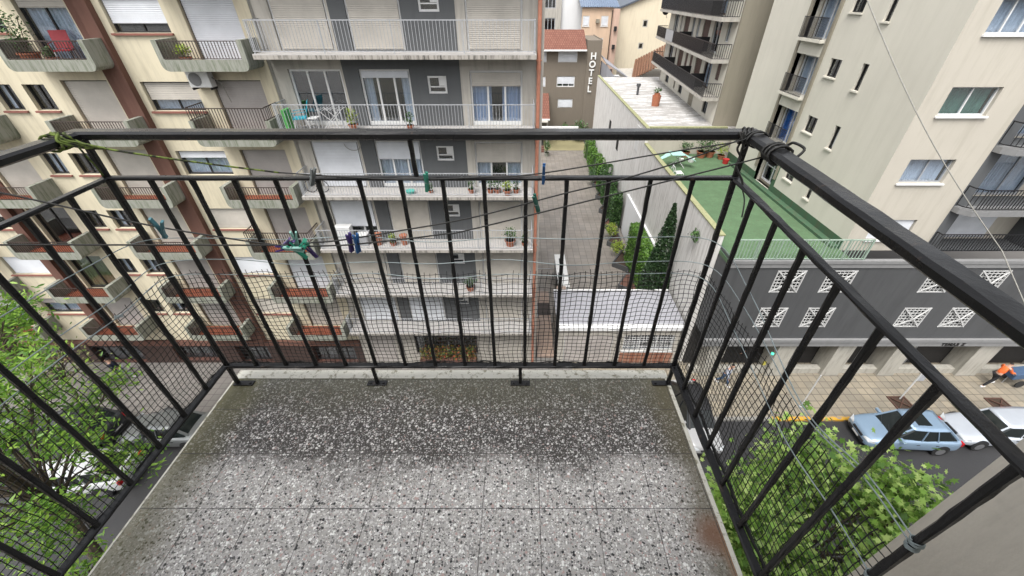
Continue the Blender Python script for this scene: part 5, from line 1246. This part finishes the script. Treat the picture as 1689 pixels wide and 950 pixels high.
    MB().box(f - .028, f - .021, -.22, .22, .34, .45).build('licence_plate', M['whitepaint'], t, loc=(0, 0, 0)); MB().box(r_ + .031, r_ + .037, -.22, .22, .48, .58).build('licence_plate', M['whitepaint'], t, loc=(0, 0, 0))
    wp = MB(); wp.bar((xb0 + .03, .1, zb + .0), (xb0 + .25, .55, zb + .13), .012, .012).bar((xb0 + .03, -.45, zb + .0), (xb0 + .22, -.02, zb + .13), .012, .012); wp.build('wiper', M['plastic'], t, loc=(0, 0, 0))
    return t
ZR = G - .118
car((18.95, 11.75, ZR), R(-3), carpaint('light_blue_paint', (.30, .42, .56)), 4.35, 1.76, 1.56, 'hatch', 'light blue hatchback with a dark sunroof parked at the yellow kerb', sunroof=True)
car((23.75, 11.95, ZR), R(0), carpaint('silver_white_paint', (.60, .64, .70)), 4.5, 1.74, 1.45, 'wagon', 'pale silver estate car parked behind the light blue one')
car((-17.55, 11.9, ZR), 0, carpaint('silver_paint', (.20, .21, .21)), 4.4, 1.74, 1.45, 'sedan', 'silver saloon with a red tail light by the balcony edge')
car((-22.5, 12.0, ZR), 0, carpaint('dark_grey_paint', (.03, .034, .04)), 4.3, 1.75, 1.5, 'hatch', 'dark grey hatchback parked in front of the silver saloon')
car((-19.9, 9.55, ZR), R(6), carpaint('white_paint', (.6, .61, .62), .0), 4.3, 1.75, 1.5, 'hatch', 'white car half hidden by the leaves of the left street tree')
car((-27.5, 12.0, ZR), 0, carpaint('grey_paint', (.22, .23, .24)), 4.3, 1.75, 1.5, 'sedan', 'grey saloon behind the left foliage, farthest along the kerb')
car((8.85, 12.75, ZR), R(90), carpaint('white_paint_b', (.4, .4, .4), .0), 4.2, 1.75, 1.5, 'hatch', 'white car with a black roof pointing at the street beside the balcony floor', roofmat=M['plastic'])

# ================================================================== STREET THINGS
def treepit(x, y, label):
    t = thing('tree_pit', (x, y, G), label, 'tree pit')
    mb = MB()
    for a, b_, c, d in ((x - .5, x + .5, y - .5, y - .42), (x - .5, x + .5, y + .42, y + .5), (x - .5, x - .42, y - .42, y + .42), (x + .42, x + .5, y - .42, y + .42)): mb.box(a, b_, c, d, G + .003, G + .05)
    mb.build('frame', M['brownwood'], t); MB().box(x - .42, x + .42, y - .42, y + .42, G + .004, G + .02).build('soil', M['soil'], t)
    MB().bar((x - .35, y - .3, G + .05), (x + .3, y + .3, G + .06), .05, .04).bar((x - .35, y + .3, G + .09), (x + .3, y - .3, G + .1), .05, .04).build('cross_boards', M['brownwood'], t)
treepit(20.7, 13.75, 'brown boarded tree pit at the foot of the white sign pole'); treepit(26.0, 13.65, 'dark empty tree pit on the pavement behind the silver estate car')
sp = thing('sign_pole', (20.85, 14.1, G), 'white pole with two small plates rising from the boarded tree pit', 'sign')
MB().tube([(20.85, 14.1, G), (20.85, 14.1, G + 2.7)], .035, 7).build('pole', M['bar_white'], sp)
MB().box(20.89, 21.25, 14.085, 14.11, G + 2.05, G + 2.6).box(20.89, 21.25, 14.085, 14.11, G + 1.5, G + 1.95).build('plate', M['bar_grey'], sp)
sp2 = thing('sign_pole', (15.1, 13.6, G), 'thin bare white pole at the yellow kerb', 'pole'); MB().tube([(15.1, 13.6, G), (15.1, 13.6, G + 2.5)], .03, 7).build('pole', M['bar_white'], sp2); MB().disc((15.1, 13.6, G + .02), .1, (0, 0, 1), .03, 10).build('base', M['bar_grey'], sp2)
t = thing('hanging_lamp', (13.5, 15.25, -15.5), 'small green lit lamp hanging under the arcade fascia', 'lamp')
em = flat('lit_green_lens', (.1, .8, .5), .3); em.node_tree.nodes['Principled BSDF'].inputs['Emission Color'].default_value = (.1, 1, .6, 1); em.node_tree.nodes['Principled BSDF'].inputs['Emission Strength'].default_value = .5
MB().disc((13.5, 15.2, -15.6), .07, (0, 0, 1), .09, 12).build('lens', em, t); MB().tube([(13.5, 15.2, -15.55), (13.5, 15.3, -15.35)], .015, 5).build('bracket', M['bar_black'], t)
t = thing('hanging_plate', (13.5, 15.3, -16.6), 'small yellow plate hanging below the green lamp', 'sign')
MB().box(13.3, 13.5, 15.28, 15.3, -16.6, -16.3).build('plate', flat('yellow_plate', (.5, .45, .08), .5), t); MB().tube([(13.4, 15.29, -16.3), (13.45, 15.29, -15.36)], .008, 4).build('wire', M['bar_black'], t)
cb = MB(); pts = [Vector((10.4, 15.55, .35)).lerp(Vector((15.35, 11.0, -6.6)), k / 30) - Vector((0, 0, .35 * math.sin(math.pi * k / 30))) for k in range(31)]
pts += [Vector((15.35, 11.0, -6.6)).lerp(Vector((19.6, 3.0, -16)), k / 10) for k in range(1, 11)]
cb.tube(pts, .016, 5); cb.tube([p + Vector((.05, 0, -.03)) for p in pts], .008, 4); single(cb, 'overhead_cable', M['bluewire'], 'pale twin cable slanting down across the beige tower', 'cable')

# ================================================================== PEOPLE
def skin_body(name, mat, parent, V, E, root=0, sub=2):
    me = bpy.data.meshes.new(name); me.from_pydata([v[:3] for v in V], E, []); o = bpy.data.objects.new(name, me); COL.objects.link(o); o.parent = parent
    me.materials.append(mat)
    md = o.modifiers.new('skin', 'SKIN'); md.use_smooth_shade = True
    for i, v in enumerate(V):
        sv = me.skin_vertices[0].data[i]; r = v[3]; sv.radius = (r, r) if not isinstance(r, tuple) else r; sv.use_root = (i == root)
    s = o.modifiers.new('sub', 'SUBSURF'); s.levels = sub; s.render_levels = sub; return o
def person(loc, rz, label, jacket, trousers, lean=.12, stride=.38, arm=.3, pull=False, shoes='whitepaint', group=None, bag=None):
    """walks towards local +x"""
    t = thing('person', loc, label, 'person', group, rz=rz); W[t.name] = Vector((0, 0, 0))
    H = 1.0; hipz = .92; lx = lean
    pel = (0, 0, hipz); ch = (lx * .55, 0, 1.22); nk = (lx, 0, 1.46); hd = (lx * 1.25 + .02, 0, 1.62); tp = (lx * 1.3 + .02, 0, 1.72)
    V = [(*pel, .13), (*ch, .15), (*nk, .06), (*hd, .095), (*tp, .075)]; E = [(0, 1), (1, 2), (2, 3), (3, 4)]
    for s in (1, -1):
        i = len(V); f = stride * s
        V += [(0, .09 * s, .88, .09), (f * .5 + .05, .10 * s, .50, .062), (f - (.08 if s < 0 else .0), .10 * s, .09, .042), (f + .14 - (.08 if s < 0 else 0), .11 * s, .045, .035)]
        E += [(0, i), (i, i + 1), (i + 1, i + 2), (i + 2, i + 3)]
        j = len(V); a = -f * .6 if not pull else .35; ez = 1.12 if not pull else 1.18; hz_ = .86 if not pull else 1.1
        sh = (lx * .9, .19 * s, 1.40); el = (lx + a * .5 - .03, .25 * s, ez); wr = (lx + a * 1.1 + .05, .24 * s, hz_)
        V += [(*sh, .062), (*el, .044), (*wr, .03), (wr[0] + .05, wr[1], wr[2] - .05, .034)]; E += [(2, j), (j, j + 1), (j + 1, j + 2), (j + 2, j + 3)]
        for q in range(5):
            k = len(V); ang = (q - 2) * .018
            if q < 4: V += [(wr[0] + .095, wr[1] + ang, wr[2] - .09, .009), (wr[0] + .11, wr[1] + ang, wr[2] - .125 - .004 * (q % 3), .008)]
            else: V += [(wr[0] + .06, wr[1] - .045 * s, wr[2] - .07, .010), (wr[0] + .085, wr[1] - .05 * s, wr[2] - .10, .008)]
            E += [(j + 3, k), (k, k + 1)]
    skin_body('body', M['skin'], t, V, E)
    # clothing
    JV = [(0, 0, .90, .155), (lx * .55, 0, 1.2, .17), (lx * .95, 0, 1.42, .10)]; JE = [(0, 1), (1, 2)]
    TV = [(0, 0, .93, .15)]; TE = []
    for s in (1, -1):
        f = stride * s; a = -f * .6 if not pull else .35; ez = 1.12 if not pull else 1.18; hz_ = .86 if not pull else 1.1
        j = len(JV); JV += [(lx * .9, .19 * s, 1.40, .078), (lx + a * .5 - .03, .25 * s, ez, .062), (lx + a * 1.05 + .04, .24 * s, hz_ + .02, .048)]; JE += [(2, j), (j, j + 1), (j + 1, j + 2)]
        k = len(TV); TV += [(0, .09 * s, .86, .105), (f * .5 + .05, .10 * s, .50, .078), (f - (.08 if s < 0 else 0), .10 * s, .12, .062)]; TE += [(0, k), (k, k + 1), (k + 1, k + 2)]
        MB().box(f - .09 - (.08 if s < 0 else 0), f + .19 - (.08 if s < 0 else 0), .10 * s - .05, .10 * s + .055, .0, .09).build('shoe', M[shoes], t, loc=(0, 0, 0), bevel=.025)
    skin_body('jacket', M[jacket], t, JV, JE); skin_body('trousers', M[trousers], t, TV, TE)
    hv = [(lx * 1.25 + .0, 0, 1.66, .102), (lx * 1.25 - .01, 0, 1.72, .085)]; skin_body('hair', M['hair'], t, hv, [(0, 1)])
    fx = lx * 1.25 + .02 + .09
    face = MB(); face.disc((fx - .003, .035, 1.64), .011, (1, 0, 0), .012, 8).disc((fx - .003, -.035, 1.64), .011, (1, 0, 0), .012, 8); face.build('eyes', M['hair'], t, loc=(0, 0, 0))
    ns = MB(); ns.prism([(fx - .01, -.012, 1.595), (fx - .01, .012, 1.595), (fx + .018, 0, 1.598)], (-.008, 0, .045)); ns.disc((fx - .02, .0, 1.56), .02, (1, 0, 0), .02, 8).disc((lx * 1.25 + .02, .098, 1.62), .022, (0, 1, 0), .015, 8).disc((lx * 1.25 + .02, -.098, 1.62), .022, (0, 1, 0), .015, 8); ns.build('nose_and_ears', M['skin'], t, loc=(0, 0, 0))
    return t
person((26.6, 15.1, G), R(8), 'striding man in a bright orange jacket and black trousers pushing a blue cart', 'orange', 'blackcloth', lean=.22, stride=.40, pull=True)
ct = thing('cart', (27.7, 15.25, G), 'blue handcart pushed along by the man in orange', 'cart')
MB().prism([(27.5, 14.95, G + .55), (28.9, 14.95, G + .75), (28.9, 15.55, G + .75), (27.5, 15.55, G + .55)], (0, 0, .4)).build('box', M['denim'], ct, bevel=.03)
for y in (14.9, 15.6): MB().disc((28.1, y, G + .25), .25, (0, 1, 0), .05, 18).build('wheel', M['rubber'], ct)
MB().tube([(27.5, 15.05, G + .85), (27.15, 15.0, G + 1.1), (27.15, 15.5, G + 1.1), (27.5, 15.45, G + .85)], .02, 5).build('handle', M['bar_grey'], ct); MB().tube([(27.6, 15.25, G + .55), (27.6, 15.25, G)], .02, 5).build('prop_leg', M['bar_grey'], ct)
person((11.45, 15.15, G), R(-60), 'pedestrian in a pale grey top and dark blue jeans seen through the right side net', 'greycloth', 'denim', stride=.25)
person((-22.9, 15.5, G), R(200), 'pedestrian in navy clothes on the grey pavement below the cream building', 'navy', 'greycloth', stride=.3, shoes='bar_white')
person((13.25, 16.9, G), R(150), 'person in black standing in the shade by the first arcade pillar', 'blackcloth', 'blackcloth', stride=.12)

# ================================================================== STREET TREES
def street_tree(base, crown, rad, n, mat, label, size, shape, seed, trunk_r=.2, clumps=26, spread=.75, bend=(0, 0), twigs=0):
    rnd = random.Random(seed); t = thing('street_tree', base, label, 'tree', 'street trees'); B = Vector(base); C = Vector(crown)
    mid = B.lerp(Vector((C.x, C.y, C.z - rad[2] * .7)), .9) + Vector((bend[0], bend[1], 0)); mb = MB()
    mb.tube(smoothline([B, B.lerp(mid, .4) + Vector((.1, .05, 0)), mid]), trunk_r, 9, taper=trunk_r * .6)
    ends = []
    for q in range(clumps):
        a = q * 2.399; u = rnd.uniform(-.75, 1.0); rr = math.sqrt(max(.05, 1 - u * u)) * rnd.uniform(.5, 1.0)
        e = C + Vector((math.cos(a) * rr * rad[0], math.sin(a) * rr * rad[1], u * rad[2] * .85)); ends.append(e)
        k = mid.lerp(C, rnd.uniform(0, .5)); m2 = k.lerp(e, .5) + Vector((rnd.uniform(-.2, .2), rnd.uniform(-.2, .2), rnd.uniform(.0, .3)))
        mb.tube(smoothline([k, m2, e], 4), .055, 5, taper=.012)
        for w in range(3):
            e2 = e + Vector((rnd.uniform(-1, 1), rnd.uniform(-1, 1), rnd.uniform(-.6, .6))) * .5; mb.tube([m2.lerp(e, .6), e2], .014, 4, taper=.005)
    mb.build('trunk', M['bark'], t)
    lm = MB(); pts = []
    for q in range(n):
        e = ends[rnd.randrange(len(ends))]; g_ = Vector((rnd.gauss(0, 1), rnd.gauss(0, 1), rnd.gauss(0, .7))) * spread * .55
        pts.append(e + g_)
    leaves(lm, pts, size, shape, 1.05, rnd); lm.build('crown', M[mat], t)
    return t
street_tree((7.6, 3.6, G), (7.15, 4.25, -10.6), (2.75, 2.2, 2.1), 12500, 'leaf_plane', 'broad leaved plane tree filling the street to the right of the balcony', .18, 'star', 3, clumps=34, spread=.85)
street_tree((-12.8, 3.7, G), (-14.2, 6.0, -10.2), (3.1, 2.9, 3.4), 9500, 'leaf_ash', 'feathery bright green tree seen through the left side of the railing', .16, 'long', 5, clumps=34, spread=.62, trunk_r=.24)
street_tree((-19.5, 3.7, G), (-18.6, 8.3, -9.4), (3.0, 3.0, 3.9), 6500, 'leaf_ash', 'taller bright green tree at the left edge of the view, reaching the cream facade', .17, 'long', 6, clumps=34, spread=.65, trunk_r=.24)
street_tree((-10.6, 3.2, G), (-10.9, 3.4, -12.6), (1.5, 1.3, 1.8), 1500, 'leaf_ash', 'smaller green tree low beside the left edge of the balcony floor', .15, 'long', 9, clumps=18, spread=.5, trunk_r=.12)
street_tree((-24.4, 13.9, G), (-24.3, 14.2, -15.7), (1.6, 1.2, 1.3), 900, 'leaf_pale', 'sparse pale yellow tree on the far pavement under the cream balconies', .14, 'long', 7, clumps=22, spread=.6, trunk_r=.09)
street_tree((-26.5, 13.9, G), (-26.0, 14.6, -13.6), (1.9, 1.0, 1.8), 60, 'leaf_pale', 'nearly bare tree with thin twigs in front of the cream facade', .14, 'long', 8, clumps=34, spread=.5, trunk_r=.10)

# ================================================================== CAMERA, LIGHT
cam = bpy.data.cameras.new('camera'); co = bpy.data.objects.new('camera', cam); COL.objects.link(co); scene.camera = co
co.location = (0, 0, 0); co.rotation_euler = (R(90 - 36.4), 0, 0)
cam.sensor_width = 36; cam.lens = 658 / 1689 * 36; cam.shift_x = -16.5 / 1689; cam.clip_start = .02; cam.clip_end = 2000
EL, AZ = 62, 205
wd_ = bpy.data.worlds.new('World'); scene.world = wd_; wd_.use_nodes = True; nt = wd_.node_tree; bg = nt.nodes['Background']
sk = nt.nodes.new('ShaderNodeTexSky'); sk.sky_type = 'NISHITA'; sk.sun_disc = False; sk.sun_elevation = R(EL); sk.sun_rotation = R(AZ)
sk.air_density = 1.2; sk.dust_density = 4.0; sk.ozone_density = 1.0
hs = nt.nodes.new('ShaderNodeHueSaturation'); hs.inputs['Saturation'].default_value = .15
nt.links.new(sk.outputs[0], hs.inputs['Color']); nt.links.new(hs.outputs[0], bg.inputs[0]); bg.inputs[1].default_value = .15
sl = bpy.data.lights.new('sun', 'SUN'); sl.energy = 1.2; sl.angle = R(30); sl.color = (1, .97, .92); so = bpy.data.objects.new('sun', sl); COL.objects.link(so)
d = Vector((math.sin(R(AZ)) * math.cos(R(EL)), math.cos(R(AZ)) * math.cos(R(EL)), math.sin(R(EL))))
so.rotation_euler = d.to_track_quat('Z', 'Y').to_euler(); so.location = (0, 0, 30)
vs = scene.view_settings; vs.view_transform = 'Standard'; vs.look = 'None'; vs.exposure = .98; vs.gamma = 1; vs.use_curve_mapping = False
scene.render.engine = 'CYCLES'; scene.cycles.transparent_max_bounces = 12; scene.cycles.max_bounces = 6; scene.cycles.diffuse_bounces = 1
